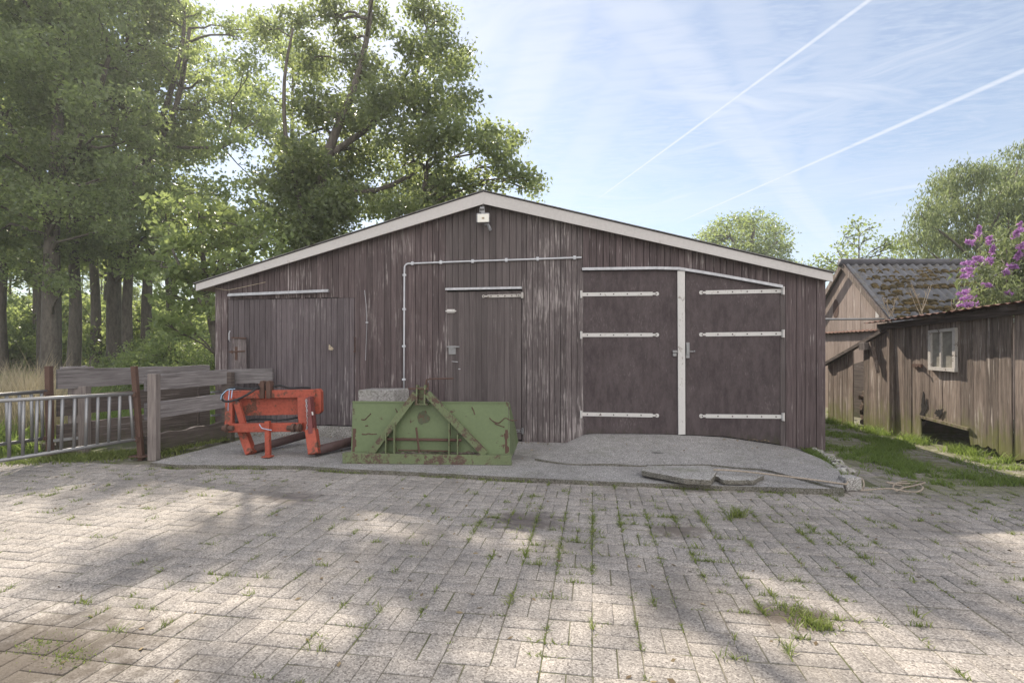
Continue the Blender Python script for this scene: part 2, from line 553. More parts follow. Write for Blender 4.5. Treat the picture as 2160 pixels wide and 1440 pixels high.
m_, t_ = new_mat('ground_earth')
p_ = t_.pos()
s_ = t_.sep(p_)
n_ = t_.noise(p_, 2.2, 7, .65)
n2_ = t_.noise(p_, 30, 5, .6)
soil_ = t_.mix(t_.step(n2_, .3, .7), (.14, .122, .10), (.25, .225, .19))
soil_ = t_.mix(t_.step(n_, .36, .58, 0, .85), soil_, (.075, .085, .03))
gras_ = t_.mix(t_.step(n_, .3, .7), (.05, .075, .022), (.10, .12, .04))
yard_ = t_.m('MULTIPLY', t_.step(s_[0], -6.9, -6.2), t_.step(s_[1], 6, 3))
near_ = t_.step(s_[1], -1.2, -2.0)
finish(t_, principled(t_, t_.mix(t_.m('MAXIMUM', yard_, near_), gras_, soil_), .9, t_.bump(n2_, .5, .01)))
M['ground'] = m_

# ------------------------------------------------------------------ ground, paving, apron
mb = MB()
n = 14
for i in range(n + 1):
    for j in range(n + 1):
        mb.v.append(Vector((-400 + 800 * i / n, -400 + 800 * j / n, -.03)))
for i in range(n):
    for j in range(n):
        a = i * (n + 1) + j
        mb.face((a, a + n + 1, a + n + 2, a + 1))
tag(mb.build('ground', M['ground'], loc=(0, 0, -.016)), kind='structure')


def hz(x, y):
    return .005 * mnoise.noise(Vector((x * .55, y * .55, 3))) + .003 * mnoise.noise(Vector((x * 2.3, y * 2.3, 9)))


def joint_bed():
    xs, ys = np.arange(-8.4, 9.2, .16), np.arange(-10.2, 6.2, .16)
    V = [(x, y, hz(x, y) - .0042) for x in xs for y in ys]
    k = len(ys)
    F = []
    for i in range(len(xs) - 1):
        for j in range(k - 1):
            x, y = xs[i], ys[j]
            if paved(x, y) or paved(x + .16, y + .16) or (y > -1.9 and -6.6 < x < 4):
                F.append((i * k + j, (i + 1) * k + j, (i + 1) * k + j + 1, i * k + j + 1))
    tag(np_mesh('sand_bed_ground', np.array(V), np.array(F), np.zeros(len(F)), M['ground']), kind='structure')


def paved(x, y):
    if y < -1.66 and (y < -1.95 or x > -4.3):
        return True
    return x > 2.82 and y < 6


def pave_bricks():
    rg = np.random.default_rng(3)
    V, F, A = [], [], []
    c = .21
    g = .0022
    for i in range(-50, 46):
        for j in range(-48, 28):
            x0, y0 = i * c, j * c
            if not paved(x0 + .1, y0 + .1) or x0 > 8.4 or (y0 > -1.6 and x0 > 6.6):
                continue
            if mnoise.noise(Vector((x0 * .4, y0 * .4, 40))) > .9:
                continue
            for k in (0, 1):
                if (i + j) % 2:
                    bx0, bx1, by0, by1 = x0, x0 + c, y0 + k * c / 2, y0 + (k + 1) * c / 2
                else:
                    bx0, bx1, by0, by1 = x0 + k * c / 2, x0 + (k + 1) * c / 2, y0, y0 + c
                jx, jy = rg.normal(0, .0016, 2)
                bx0 += jx + g; bx1 += jx - g; by0 += jy + g; by1 += jy - g
                cx, cy = (bx0 + bx1) / 2, (by0 + by1) / 2
                z = hz(cx, cy) + rg.normal(0, .0010)
                tx, ty = rg.normal(0, .006, 2)
                b = len(V)
                q = [(bx0, by0), (bx1, by0), (bx1, by1), (bx0, by1)]
                e = .004
                qi = [(bx0 + e, by0 + e), (bx1 - e, by0 + e), (bx1 - e, by1 - e), (bx0 + e, by1 - e)]
                for (x, y) in q:
                    V.append((x, y, -.05))
                for (x, y) in q:
                    V.append((x, y, z - .0022 + tx * (x - cx) + ty * (y - cy)))
                for (x, y) in qi:
                    V.append((x, y, z + tx * (x - cx) + ty * (y - cy)))
                r = rg.random()
                for q4 in range(4):
                    q5 = (q4 + 1) % 4
                    F += [(b + q4, b + q5, b + 4 + q5, b + 4 + q4), (b + 4 + q4, b + 4 + q5, b + 8 + q5, b + 8 + q4)]
                F.append((b + 8, b + 9, b + 10, b + 11))
                A += [r] * 9
    o = np_mesh('pavement', np.array(V), np.array(F), np.array(A), M['brick'])
    return tag(o, kind='structure')


pave_bricks()
joint_bed()

# concrete apron: long strip before the barn, its front edge a little ragged
fe_px = [(318, 974), (372, 979), (500, 979), (640, 981), (730, 987), (860, 993), (980, 999), (1100, 1005), (1200, 1010), (1330, 1016), (1400, 1018), (1520, 1024), (1640, 1028), (1782, 1034)]
fe = [G(x, y, .05) for x, y in fe_px]
rg_px = [(1782, 1034), (1770, 1012), (1748, 988), (1718, 966), (1690, 952), (1668, 944)]
outl = []
for a, b in zip(fe, fe[1:]):
    k = max(2, int((b - a).length / .07))
    for i in range(k):
        p = a.lerp(b, i / k)
        p.y += .012 * mnoise.noise(Vector((p.x * 6, 1, 5))) + .006 * mnoise.noise(Vector((p.x * 20, 1, 5)))
        outl.append(p)
outl += [G(x, y, .05) for x, y in rg_px]


def apron_h(p):
    return .048 + .022 * max(0, min(1, (p.x - .5) / 2.5)) + .004 * mnoise.noise(Vector((p.x * 1.3, p.y * 1.3, 2)))


mb = MB()
top = [Vector((p.x, p.y, apron_h(p))) for p in outl]
back = [Vector((p.x, .02 if p.x < 2.35 else p.y + .05, apron_h(p))) for p in outl]
nn = len(outl)
rows = 8
base = len(mb.v)
for r_ in range(rows + 1):
    for i in range(nn):
        q = top[i].lerp(back[i], r_ / rows)
        q.z = apron_h(q)
        if r_ == 0:
            q.z -= .004
        mb.v.append(q)
for r_ in range(rows):
    for i in range(nn - 1):
        a = base + r_ * nn + i
        mb.face((a, a + 1, a + nn + 1, a + nn))
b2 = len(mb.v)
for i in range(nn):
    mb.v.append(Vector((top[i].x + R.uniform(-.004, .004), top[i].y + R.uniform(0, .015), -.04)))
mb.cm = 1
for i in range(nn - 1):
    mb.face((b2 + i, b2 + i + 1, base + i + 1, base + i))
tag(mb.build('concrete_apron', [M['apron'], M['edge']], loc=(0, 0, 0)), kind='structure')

# ramp of a second pour that climbs to the big doors
ramp_front = [(1128, 966), (1158, 971), (1200, 975), (1270, 977), (1350, 979), (1430, 978), (1500, 980), (1560, 985), (1620, 992), (1690, 1010), (1750, 1026), (1779, 1030)]
rb0, rb1 = wx(1226), wx(1662)
nr, nc = 14, 44
fr3 = [G(x, y, .075) for x, y in ramp_front]
cum = [0]
for a, b in zip(fr3, fr3[1:]):
    cum.append(cum[-1] + (b - a).length)


def along(pts, cum, f):
    s = f * cum[-1]
    for i in range(len(pts) - 1):
        if s <= cum[i + 1]:
            return pts[i].lerp(pts[i + 1], (s - cum[i]) / max(1e-6, cum[i + 1] - cum[i]))
    return pts[-1].copy()


door_base = [(1226, 919), (1240, 915), (1330, 915), (1437, 917), (1530, 922), (1600, 932), (1662, 942)]


def door_z(px):
    for (a, ya), (b, yb) in zip(door_base, door_base[1:]):
        if px <= b:
            return Wp(px, ya + (yb - ya) * (px - a) / (b - a), -.02).z
    return Wp(door_base[-1][0], door_base[-1][1]).z


mb = MB()
for j in range(nr + 1):
    v = j / nr
    for i in range(nc + 1):
        u = i / nc
        f = along(fr3, cum, u)
        # the right side bows out before it meets the wall
        bx = rb0 + (rb1 - rb0) * u
        bpx = 1226 + (1662 - 1226) * u
        bk = Vector((bx, -.012, door_z(bpx)))
        fz = apron_h(f) + .021 + .012 * mnoise.noise(Vector((f.x * 3, 0, 0)))
        p = f.lerp(bk, v)
        p.x += .20 * math.sin(math.pi * v) * u ** 3 - .0 * (1 - u)
        p.z = fz + (bk.z - fz) * (v ** .85) + .003 * mnoise.noise(Vector((p.x * 4, p.y * 4, 0)))
        if j == 0:
            p.y += .02 * mnoise.noise(Vector((p.x * 5, 7, 0)))
        mb.v.append(p)
for j in range(nr):
    for i in range(nc):
        a = j * (nc + 1) + i
        mb.face((a, a + 1, a + nc + 2, a + nc + 1))
edge = [i for i in range(nc + 1)] + [(j) * (nc + 1) + nc for j in range(1, nr + 1)]
edge = [j * (nc + 1) for j in range(nr, 0, -1)] + edge
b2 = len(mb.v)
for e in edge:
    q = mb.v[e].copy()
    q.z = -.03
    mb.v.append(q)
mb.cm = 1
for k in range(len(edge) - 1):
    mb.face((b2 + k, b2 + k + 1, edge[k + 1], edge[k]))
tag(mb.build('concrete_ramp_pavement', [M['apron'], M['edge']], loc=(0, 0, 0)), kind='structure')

# ------------------------------------------------------------------ the barn
Y0 = 0.0
apexx = wx(1020, -.13)
FT = -.13                     # front of the bargeboards


def gable_z(x):
    """under edge of the bargeboard at wall position x"""
    a, b, c = Wp(1020, 430, FT), Wp(414, 614, FT), Wp(1758, 594, FT)
    if x < a.x:
        return a.z + (b.z - a.z) * (a.x - x) / (a.x - b.x)
    return a.z + (c.z - a.z) * (x - a.x) / (c.x - a.x)


barn = thing('barn', (apexx, 0, 0), 'long low barn of dark weathered boards with white gable edges', 'barn')


def planks(mb, x0, x1, wd, zb, zt, y=0., th=.022, jit=.004, gap=.007, slant=True):
    n = max(1, round((x1 - x0) / wd))
    e = [x0 + (x1 - x0) * i / n for i in range(n + 1)]
    for i in range(1, n):
        e[i] += R.uniform(-.12, .12) * wd
    for i in range(n):
        a, b = e[i] + gap / 2, e[i + 1] - gap / 2
        mb.cr = R.random()
        dy = R.uniform(-jit, 0)
        fb = zb if callable(zb) else (lambda x: zb)
        ft = zt if callable(zt) else (lambda x: zt)
        jb = R.uniform(-.004, .008)
        pts = [(a, y + dy, fb(a) + jb), (b, y + dy, fb(b) + jb), (b, y + dy + R.uniform(-.002, .002), ft(b)), (a, y + dy, ft(a))]
        mb.prism(pts, (0, th, 0))


XL, XR = wx(454), wx(1741)
zt_ = lambda x: gable_z(x) + .05
lin_z = Wp(1150, 607).z
mb = MB()
planks(mb, XL, wx(480), .10, -.05, zt_)
planks(mb, wx(480), wx(748), .085, Wp(560, 630).z, zt_)
planks(mb, wx(748), wx(940), .094, .0, zt_)
wall = mb.build('front_wall', M['barn'], barn)
mb = MB()
planks(mb, wx(940), wx(1101), .088, Wp(1020, 611).z, zt_, -.004)
mb.build('hatch', M['barn_hatch'], barn)
mb = MB()
planks(mb, wx(1101), wx(1229), .078, .02, zt_, -.012, .03)
mb.build('worn_boarding', M['barn_raw'], barn)
mb = MB()
door_top_px = [(1228, 569), (1300, 568), (1380, 567), (1432, 568), (1470, 574), (1530, 584), (1590, 595), (1650, 606)]


def door_top(x):
    pts = [Wp(a, b) for a, b in door_top_px]
    for p, q in zip(pts, pts[1:]):
        if x <= q.x:
            return p.z + (q.z - p.z) * (x - p.x) / (q.x - p.x)
    return pts[-1].z


planks(mb, wx(1229), wx(1657), .088, lambda x: door_top(x) - .01, zt_, -.004)
planks(mb, wx(1657), XR, .112, lambda x: .03, zt_, -.006)
mb.build('right_wall_boarding', M['barn'], barn)
# backing, side walls and rear, so the barn is a closed volume
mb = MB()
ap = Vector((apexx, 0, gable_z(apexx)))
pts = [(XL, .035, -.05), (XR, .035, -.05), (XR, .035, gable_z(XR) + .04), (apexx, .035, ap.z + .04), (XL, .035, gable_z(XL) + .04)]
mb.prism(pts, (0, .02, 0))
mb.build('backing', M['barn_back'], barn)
mb = MB()
mb.prism([(p[0], 12.0, p[2]) for p in pts], (0, .02, 0))
mb.build('rear_wall', M['barn_back'], barn)
for nm, x, sg in (('side_wall', XL, 1), ('side_wall', XR, -1)):
    mb = MB()
    y = 0.0
    while y < 12:
        mb.cr = R.random()
        mb.box((x + sg * .014, y + .06 + .023, (gable_z(x) - .03) / 2 + .02), .024, .116, gable_z(x) + .04)
        y += .12
    mb.build(nm, M['barn'], barn)
# concrete plinth by the sliding door
mb = MB()
a, b = wx(466), wx(748)
mb.box(((a + b) / 2, .012, .10), b - a, .10, .20)
mb.build('plinth', M['slab'], barn, bevel=.008)
# sliding door on the left
sd = MB()
sx0, sx1 = wx(482), wx(747.6)
planks(sd, sx0, sx1, .087, .215, Wp(600, 630.6).z, -.004, .03, .003, .007)
sdo = sd.build('sliding_door', M['barn_left'], barn)
mb = MB()
mb.bar(Wp(482, 623, -.05), Wp(693, 614, -.05), .05, .028)
mb.bar(Wp(482, 620, -.06), Wp(693, 611, -.06), .012, .012)
mb.build('track', M['alu'], sdo)
mb = MB()
for x in (497, 540, 600, 650):
    pass
q = Wp(497, 740, -.06)
mb.box(Wp(499, 745, -.055), .045, .02, .20)
mb.bar(Wp(483, 742, -.066), Wp(517, 740, -.066), .016, .02)
mb.box(Wp(489, 742, -.066), .03, .02, .045)
mb.build('bolt_latch', M['rust'], sdo)
mb = MB()
mb.prism([Wp(490, 711, -.05), Wp(520, 711, -.05), Wp(521, 780, -.05), Wp(491, 780, -.05)], (0, -.012, 0))
mb.build('patch_board', M['barn_raw'], sdo)
mb = MB()
mb.bar(Wp(489, 712, -.068), Wp(519, 713, -.068), .02, .022)
mb.build('hasp', M['rust'], sdo)
mb = MB()
mb.tube([Wp(485, 698, -.05), Wp(483, 703, -.09), Wp(483, 716, -.09), Wp(485, 720, -.05)], .006, 6)
mb.build('handle', M['pvc'], sdo)
mb = MB()
mb.prism([Wp(694, 726, -.0475), Wp(704, 735, -.0475), Wp(701, 739, -.0475), Wp(693, 737, -.0475)], (0, -.003, 0))
mb.build('splinter', M['dry'], sdo)
# small door
sm = MB()
planks(sm, wx(944), wx(1100), .080, .075, Wp(1020, 615).z, -.014, .03, .002, .003)
smo = sm.build('small_door', M['barn_hatch'], barn)
mb = MB()
mb.bar(Wp(940, 610, -.03), Wp(1101, 607, -.03), .05, .030)
mb.build('drip_strip', M['alu'], smo)
mb = MB()
mb.box(Wp(942, 760, -.012), .022, .03, 2.0)
mb.build('jamb_strip', M['barn_raw'], smo)


def strap(mb, a, b, y, hgt=.05, knob=True, pin_at=0):
    """strap hinge plate from the hinge pin end a to the round end b (photo pixels)"""
    A, B = Wp(*a, y), Wp(*b, y)
    t = (B - A).normalized()
    mb.cm = 0
    mb.bar(A, B - t * .07, .008, hgt)
    mb.bar(B - t * .075, B - t * .03, .007, hgt * .55)
    ctr = B - t * .012
    pts = [ctr + Vector((math.cos(k * math.pi / 6), 0, math.sin(k * math.pi / 6))) * hgt * .52 + Vector((0, .004, 0)) for k in range(12)]
    mb.prism(pts, (0, -.008, 0))
    mb.box(A - t * .012, .03, .045, hgt * 1.9)
    mb.tube([A - t * .014 + Vector((0, -.026, -hgt * 1.0)), A - t * .014 + Vector((0, -.026, hgt * 1.0))], .014, 8)
    mb.cm = 1
    for f in (.07, .245, .42, .60, .78, .975):
        c = A.lerp(B, f)
        mb.tube([c + Vector((0, -.003, 0)), c + Vector((0, -.010, 0))], .009, 8)
    mb.cm = 0


mb = MB()
strap(mb, (1100, 623), (1018, 625), -.03, .04)
mb.build('strap_hinge', [M['oldwhite'], M['bolt']], smo)
mb = MB()
strap(mb, (1101, 908), (1060, 909), -.02, .04)
mb.build('strap_hinge', [M['galv'], M['bolt']], smo)
mb = MB()
mb.box(Wp(954, 738, -.026), .10, .012, .12)
mb.bar(Wp(942, 731, -.04), Wp(969, 731, -.04), .02, .018)
mb.box(Wp(954, 733, -.05), .05, .02, .03)
mb.build('lock', M['galv'], smo)
mb = MB()
mb.box(Wp(951, 656, -.026), .11, .012, .05)
mb.bar(Wp(940, 656, -.04), Wp(962, 656, -.04), .018, .018)
mb.build('bolt_latch', M['white'], smo)
mb = MB()
mb.bar(Wp(953, 762, -.03), Wp(966, 763, -.03), .01, .008)
mb.build('pull_handle', M['alu'], smo)
mb = MB()
mb.box(Wp(969, 778, -.017), .03, .004, .012)
mb.build('plate', M['alu'], smo)

# big double doors: plain sheets
leaf_l = [(1231, 572), (1300, 571), (1380, 570), (1437, 571), (1437, 916), (1330, 914), (1240, 914), (1231, 917)]
leaf_r = [(1447, 573), (1470, 577), (1530, 587), (1590, 598), (1645, 608), (1645, 937), (1600, 930), (1530, 920), (1447, 916)]
doors = []
for pts in (leaf_l, leaf_r):
    mb = MB()
    mb.prism([Wp(a, b, -.012) for a, b in pts], (0, .035, 0))
    doors.append(mb.build('barn_door', M['door'], barn))
mb = MB()
mb.prism([Wp(a, b, -.010) for a, b in [(1646, 608), (1657, 610), (1657, 942), (1646, 938)]], (0, .03, 0))
mb.build('door_post', M['barn_hatch'], barn)
mb = MB()
mb.prism([Wp(a, b, -.014) for a, b in [(1224, 573), (1230.5, 573), (1230.5, 918), (1225, 919)]], (0, .03, 0))
mb.build('door_post', M['barn_raw'], barn)
mb = MB()
mb.prism([Wp(a, b, -.045) for a, b in [(1429, 571), (1445, 571), (1446, 916), (1431, 917)]], (0, .032, 0))
mb.build('cover_batten', M['white'], doors[0], bevel=.004)
for (a, b) in (((1228, 621), (1388, 619.5)), ((1228, 706.5), (1388, 706)), ((1228, 873), (1388, 876))):
    mb = MB()
    strap(mb, a, b, -.018)
    mb.build('strap_hinge', [M['white'], M['bolt']], doors[0])
for (a, b) in (((1649, 613.5), (1477, 617)), ((1649, 703.5), (1477, 705.5)), ((1649, 878.5), (1477, 877))):
    mb = MB()
    strap(mb, a, b, -.018)
    mb.build('strap_hinge', [M['white'], M['bolt']], doors[1])
mb = MB()
mb.prism([Wp(1447, 722, -.02), Wp(1454, 722, -.02), Wp(1454, 755, -.02), Wp(1447, 755, -.02)], (0, -.02, 0))
mb.bar(Wp(1448, 741, -.05), Wp(1463, 741, -.05), .014, .014)
mb.tube([Wp(1464, 741, -.05), Wp(1466, 741, -.05)], .014, 8)
mb.box(Wp(1450.5, 736, -.045), .03, .03, .13)
mb.build('latch', M['galv'], doors[1])
mb = MB()
mb.box(Wp(1424, 741, -.03), .06, .03, .03)
mb.box(Wp(1423, 748, -.03), .045, .03, .04)
mb.build('latch', M['galv'], doors[0])
mb = MB()
for k, (a, b) in enumerate([((1388, 652), (1391, 668)), ((1391, 668), (1408, 675)), ((1408, 675), (1420, 668))]):
    pass
tp = door_top_px
for (a, b) in zip(tp, tp[1:]):
    A, B = Wp(a[0], a[1] - 2, -.035), Wp(b[0], b[1] - 2, -.035)
    mb.bar(A, B, .05, .026)
    mb.bar(A + Vector((0, -.01, -.018)), B + Vector((0, -.01, -.018)), .03, .008)
mb.build('drip_strip', M['alu'], barn)

# bargeboards and roof
ZT = .165
for sgn, bl in ((-1, [(413, 613.5), (1020, 430)]), (1, [(1020, 430), (1757, 594)])):
    A, B = Wp(*bl[0], FT), Wp(*bl[1], FT)
    mb = MB()
    mb.prism([A, B, B + Vector((0, 0, ZT)), A + Vector((0, 0, ZT * (.62 if sgn < 0 else 1)))] if sgn < 0 else [A, B, B + Vector((0, 0, ZT * .62)), A + Vector((0, 0, ZT))], (0, .028, 0))
    if sgn > 0:
        mb.prism([A + Vector((-.005, -.004, 0)), A + Vector((.008, -.004, 0)), A + Vector((.008, -.004, ZT)), A + Vector((-.005, -.004, ZT))], (0, .003, 0))
    mb.build('bargeboard', M['fascia'], barn)
    # roof slope: corrugated sheets, reaching back
    mb = MB()
    zt2 = lambda v, top: v + Vector((0, 0, ZT * (.62 if not top else 1) + .006))
    a0, b0 = (zt2(A, False), zt2(B, True)) if sgn < 0 else (zt2(A, True), zt2(B, False))
    dirx = (b0 - a0)
    a0 = a0 - (dirx.normalized() * .03 if sgn < 0 else Vector((0, 0, 0)))
    b0 = b0 + (dirx.normalized() * .03 if sgn > 0 else Vector((0, 0, 0)))
    N_ = 220
    b = len(mb.v)
    for i in range(N_ + 1):
        y = FT - .02 + 12.3 * i / N_
        dz_ = .012 * math.sin(i * 2.1)
        for q in (a0, b0):
            mb.v.append(Vector((q.x, y, q.z + .018 + dz_)))
        for q in (a0, b0):
            mb.v.append(Vector((q.x, y, q.z + .006 + dz_)))
    for i in range(N_):
        k = b + 4 * i
        mb.face((k, k + 1, k + 5, k + 4))
        mb.face((k + 3, k + 2, k + 6, k + 7))
        mb.face((k, k + 4, k + 6, k + 2))
        mb.face((k + 1, k + 3, k + 7, k + 5))
    mb.face((b, b + 2, b + 3, b + 1))
    mb.build('roof', M['roof'], barn)
    # soffit boards under the overhanging eave
    mb = MB()
    q = A if sgn < 0 else B
    xw = XL if sgn < 0 else XR
    mb.prism([(q.x + (-sgn) * .02, FT + .03, q.z + .02), (xw, FT + .03, gable_z(xw) + .015), (xw, FT + .03, gable_z(xw) + .04), (q.x + (-sgn) * .02, FT + .03, q.z + .045)], (0, 12.1, 0))
    mb.build('soffit', M['gable'], barn)
mb = MB()
mb.tube([Wp(455, 608, -.06), Wp(480, 612, -.06), Wp(510, 606, -.05), Wp(560, 595, -.05)], .004, 5)
mb.build('loose_wire', M['dry'], barn)
mb = MB()
mb.tube([Wp(769, 612, -.02), Wp(772, 640, -.03), Wp(774, 680, -.03)], .003, 5)
mb.tube([Wp(774, 682, -.03), Wp(771, 760, -.02)], .0025, 5)
mb.box(Wp(774, 680, -.03), .03, .02, .014)
mb.build('cable', M['pvc'], barn)
mb = MB()
mb.tube([Wp(749, 712, -.03), Wp(749, 740, -.035)], .007, 6)
mb.tube([Wp(749, 711, -.03), Wp(749, 713, -.03)], .013, 6)
mb.box(Wp(748, 741, -.03), .03, .015, .02)
mb.build('hook', M['rust'], barn)

# floodlight on the gable
fl = thing('floodlight', Wp(1019, 470, -.05), 'square white faced floodlight fixed under the barn ridge', 'floodlight')
mb = MB()
mb.box(Wp(1019, 460, -.12), .185, .05, .135)
mb.build('housing', M['lampbody'], fl, bevel=.015)
mb = MB()
mb.box(Wp(1019, 460, -.148), .160, .008, .112)
mb.build('lens', M['lampglass'], fl, bevel=.012)
mb = MB()
mb.box(Wp(1019, 460, -.1545), .032, .006, .022)
mb.build('chip', M['dry'], fl)
mb = MB()
mb.bar(Wp(1019, 436, -.10), Wp(1019, 451, -.10), .05, .02, (0, 1, 0))
mb.box(Wp(1017, 445, -.03), .07, .05, .05)
mb.tube([Wp(1013, 440, -.1), Wp(1022, 440, -.1)], .03, 10)
mb.tube([Wp(1019, 428, -.08), Wp(1019, 440, -.08)], .014, 8)
mb.build('bracket', M['galv'], fl)
mb = MB()
mb.tube([Wp(1023, 472, -.08), Wp(1027, 474, -.09)], .02, 8)
mb.bar(Wp(1028, 470, -.08), Wp(1035, 486, -.14), .022, .028)
mb.build('sensor', M['lampbody'], fl)

# conduit pipe
cd = thing('conduit_pipe', Wp(852, 830, -.02), 'thin grey electrical pipe running up and across the barn front', 'pipe')
mb = MB()
arc = [Wp(852, 825, -.03), Wp(852.5, 700, -.03), Wp(853, 575, -.03)]
for k in range(1, 7):
    a = k / 6 * math.pi / 2
    arc.append(Wp(853 + 9 * (1 - math.cos(a)), 566 - 10 * math.sin(a), -.03))
arc += [Wp(980, 551.5, -.03), Wp(1100, 547.5, -.034), Wp(1227, 543, -.034)]
mb.tube(arc, .0125, 8)
mb.build('pipe', M['pvc'], cd, True)
for (x, y) in ((852, 800), (852, 730), (852.5, 652), (853, 580), (870, 555.6), (930, 553.2), (997, 551), (1068, 548.5), (1134, 546), (1212, 543.5)):
    mb = MB()
    mb.box(Wp(x, y, -.028), .036 if y < 560 else .05, .03, .05 if y < 560 else .03)
    mb.build('clip', M['pvc'], cd, bevel=.004)
mb = MB()
mb.tube([Wp(852, 825, -.03), Wp(855, 832, -.05), Wp(853, 838, -.07), Wp(845, 839, -.1)], .007, 6)
mb.build('cable', M['pvc'], cd, True)

# ------------------------------------------------------------------ fences, posts, gates on the left
# frame of the left fence group: (X, d) in the camera's ground frame
fp = thing('rusty_post', C(-4.42, 6.22, 0), 'leaning rusty steel post at the end of the front timber fence', 'post')
mb = MB()
mb.bar(C(-4.42, 6.22, 0), P(283, 772, 6.16), .055, .055, tuple(FW))
mb.build('post', M['rust'], fp, bevel=.004)
mb = MB()
mb.box(C(-4.42, 6.22, .052), .20, .16, .012)
mb.build('base_plate', M['rust'], fp)
mb = MB()
mb.box(P(284, 832, 6.15), .05, .05, .05)
mb.build('gate_lug', M['rust'], fp)
mb = MB()
mb.box(P(289, 926, 6.17), .05, .05, .05)
mb.build('gate_lug', M['rust'], fp)
fp2 = thing('rusty_post', C(-5.55, 6.27, 0), 'upright rusty steel post at the end of the rear timber fence', 'post')
mb = MB()
mb.bar(C(-5.55, 6.27, -.05), P(103, 772, 6.27), .06, .06, tuple(FW))
mb.build('post', M['rust'], fp2, bevel=.004)
mb = MB()
mb.box(P(96, 829, 6.2), .06, .05, .04)
mb.build('gate_lug', M['rust'], fp2)
mb = MB()
mb.box(P(96, 924, 6.2), .06, .05, .04)
mb.build('gate_lug', M['rust'], fp2)


def rough_board(mb, A, B, z0a, z1a, z0b, z1b, th=.045, n=12, rag=.006, top_rag=None, seed=0):
    """a horizontal plank from A to B (ground points), its edges slightly uneven"""
    t = (B - A)
    sd = Vector((t.y, -t.x, 0)).normalized() * th
    mb.cr = R.random()
    b = len(mb.v)
    for i in range(n + 1):
        f = i / n
        p = A.lerp(B, f)
        zl = z0a + (z0b - z0a) * f + rag * mnoise.noise(Vector((f * 7, seed, 1)))
        zh = z1a + (z1b - z1a) * f + (top_rag or rag) * mnoise.noise(Vector((f * 6, seed, 8)))
        o = sd * (1 + .1 * mnoise.noise(Vector((f * 4, seed, 3))))
        for q in ((p, zl), (p + o, zl + .003), (p + o, zh - .004), (p, zh)):
            mb.v.append(Vector((q[0].x, q[0].y, q[1])))
    for i in range(n):
        k = b + 4 * i
        for j in range(4):
            mb.face((k + j, k + (j + 1) % 4, k + 4 + (j + 1) % 4, k + 4 + j))
    mb.face((b + 3, b + 2, b + 1, b))
    k = b + 4 * n
    mb.face((k, k + 1, k + 2, k + 3))


ff = thing('timber_fence', C(-4.3, 6.25, 0), 'front fence of three broad grey planks with a pale squared post', 'fence')
A, B = C(-4.44, 6.29), C(-4.08, 7.42)
for z, mt, tr, sd_ in (((.815, 1.005, .83, 1.04), 'grey_wood', None, 1), ((.465, .67, .50, .70), 'grey_wood', None, 2), ((.05, .275, .07, .30), 'dark_wood', .035, 3)):
    mb = MB()
    rough_board(mb, A, B, z[0], z[1], z[2], z[3], .045, 24, .006, tr, sd_)
    mb.build('board', M[mt], ff)
mb = MB()
rough_board(mb, Wp(474, 740, -.30), Wp(577, 740, -.17), .82, 1.03, .84, 1.05, .04, 8, .005, None, 5)
mb.build('board', M['grey_wood'], ff)
mb = MB()
mb.bar(C(-4.27, 6.22, 0), C(-4.27, 6.22, 1.03), .10, .09, tuple(FW))
mb.build('post', M['post_wood'], ff, bevel=.006)
mb = MB()
mb.bar(C(-4.05, 7.44, 0), C(-4.05, 7.44, 1.0), .14, .10, tuple(FW))
mb.build('post', M['dark_wood'], ff, bevel=.006)
for py in (827, 876):
    mb = MB()
    mb.bar(P(445, py, 7.3), P(466, py - 1.5, 7.5), .012, .025)
    mb.build('bracket', M['alu'], ff)

rf = thing('timber_fence', C(-5.5, 6.3, 0), 'rear fence of dark planks on a wide sleeper post behind the gate', 'fence')
A, B = C(-5.56, 6.36), C(-4.62, 7.93)
for z, mt, sd_ in (((.835, 1.075, .86, 1.085), 'grey_wood', 11), ((.50, .745, .54, .79), 'dark_wood', 12), ((.10, .40, .14, .46), 'dark_wood', 13)):
    mb = MB()
    rough_board(mb, A, B, z[0], z[1], z[2], z[3], .045, 24, .007, .012, sd_)
    mb.build('board', M[mt], rf)
mb = MB()
rough_board(mb, A + (B - A) * .02, A + (B - A) * .20, 1.075, 1.11, 1.075, 1.105, .05, 8, .012, .02, 31)
mb.build('capping', M['grey_wood'], rf)
mb = MB()
mb.bar(C(-5.44, 6.56, -.02), C(-5.44, 6.56, .86), .22, .10, tuple(FW))
mb.build('post', M['post_wood'], rf, bevel=.006)
mb = MB()
mb.bar(C(-4.72, 7.80, -.02), C(-4.72, 7.80, 1.0), .12, .10, tuple(FW))
mb.build('post', M['dark_wood'], rf, bevel=.006)
mb = MB()
rough_board(mb, C(-6.1, 6.62), C(-5.5, 6.46), .02, .17, .02, .15, .1, 6, .01, .02, 41)
mb.build('sleeper', M['dark_wood'], rf)
mb = MB()
mb.bar(P(112, 929, 6.25), P(165, 923, 6.4), .01, .035)
mb.build('bracket', M['galv'], rf)


def gate(name, TR, BR_, TL, BL_, bars, label, r=.021, rb=.0155):
    g = thing(name, Vector((BR_.x, BR_.y, 0)), label, 'gate', 'galvanised gates by the timber fences')
    mb = MB()
    mb.tube([TL, TR], r, 10)
    mb.build('top_rail', M['galv'], g, True)
    mb = MB()
    mb.tube([BL_, BR_], r, 10)
    mb.build('bottom_rail', M['galv'], g, True)
    for (f0, f1) in bars:
        mb = MB()
        mb.tube([TL.lerp(TR, f0), BL_.lerp(BR_, f1)], rb, 8)
        mb.build('bar', M['galv'], g, True)
    return g


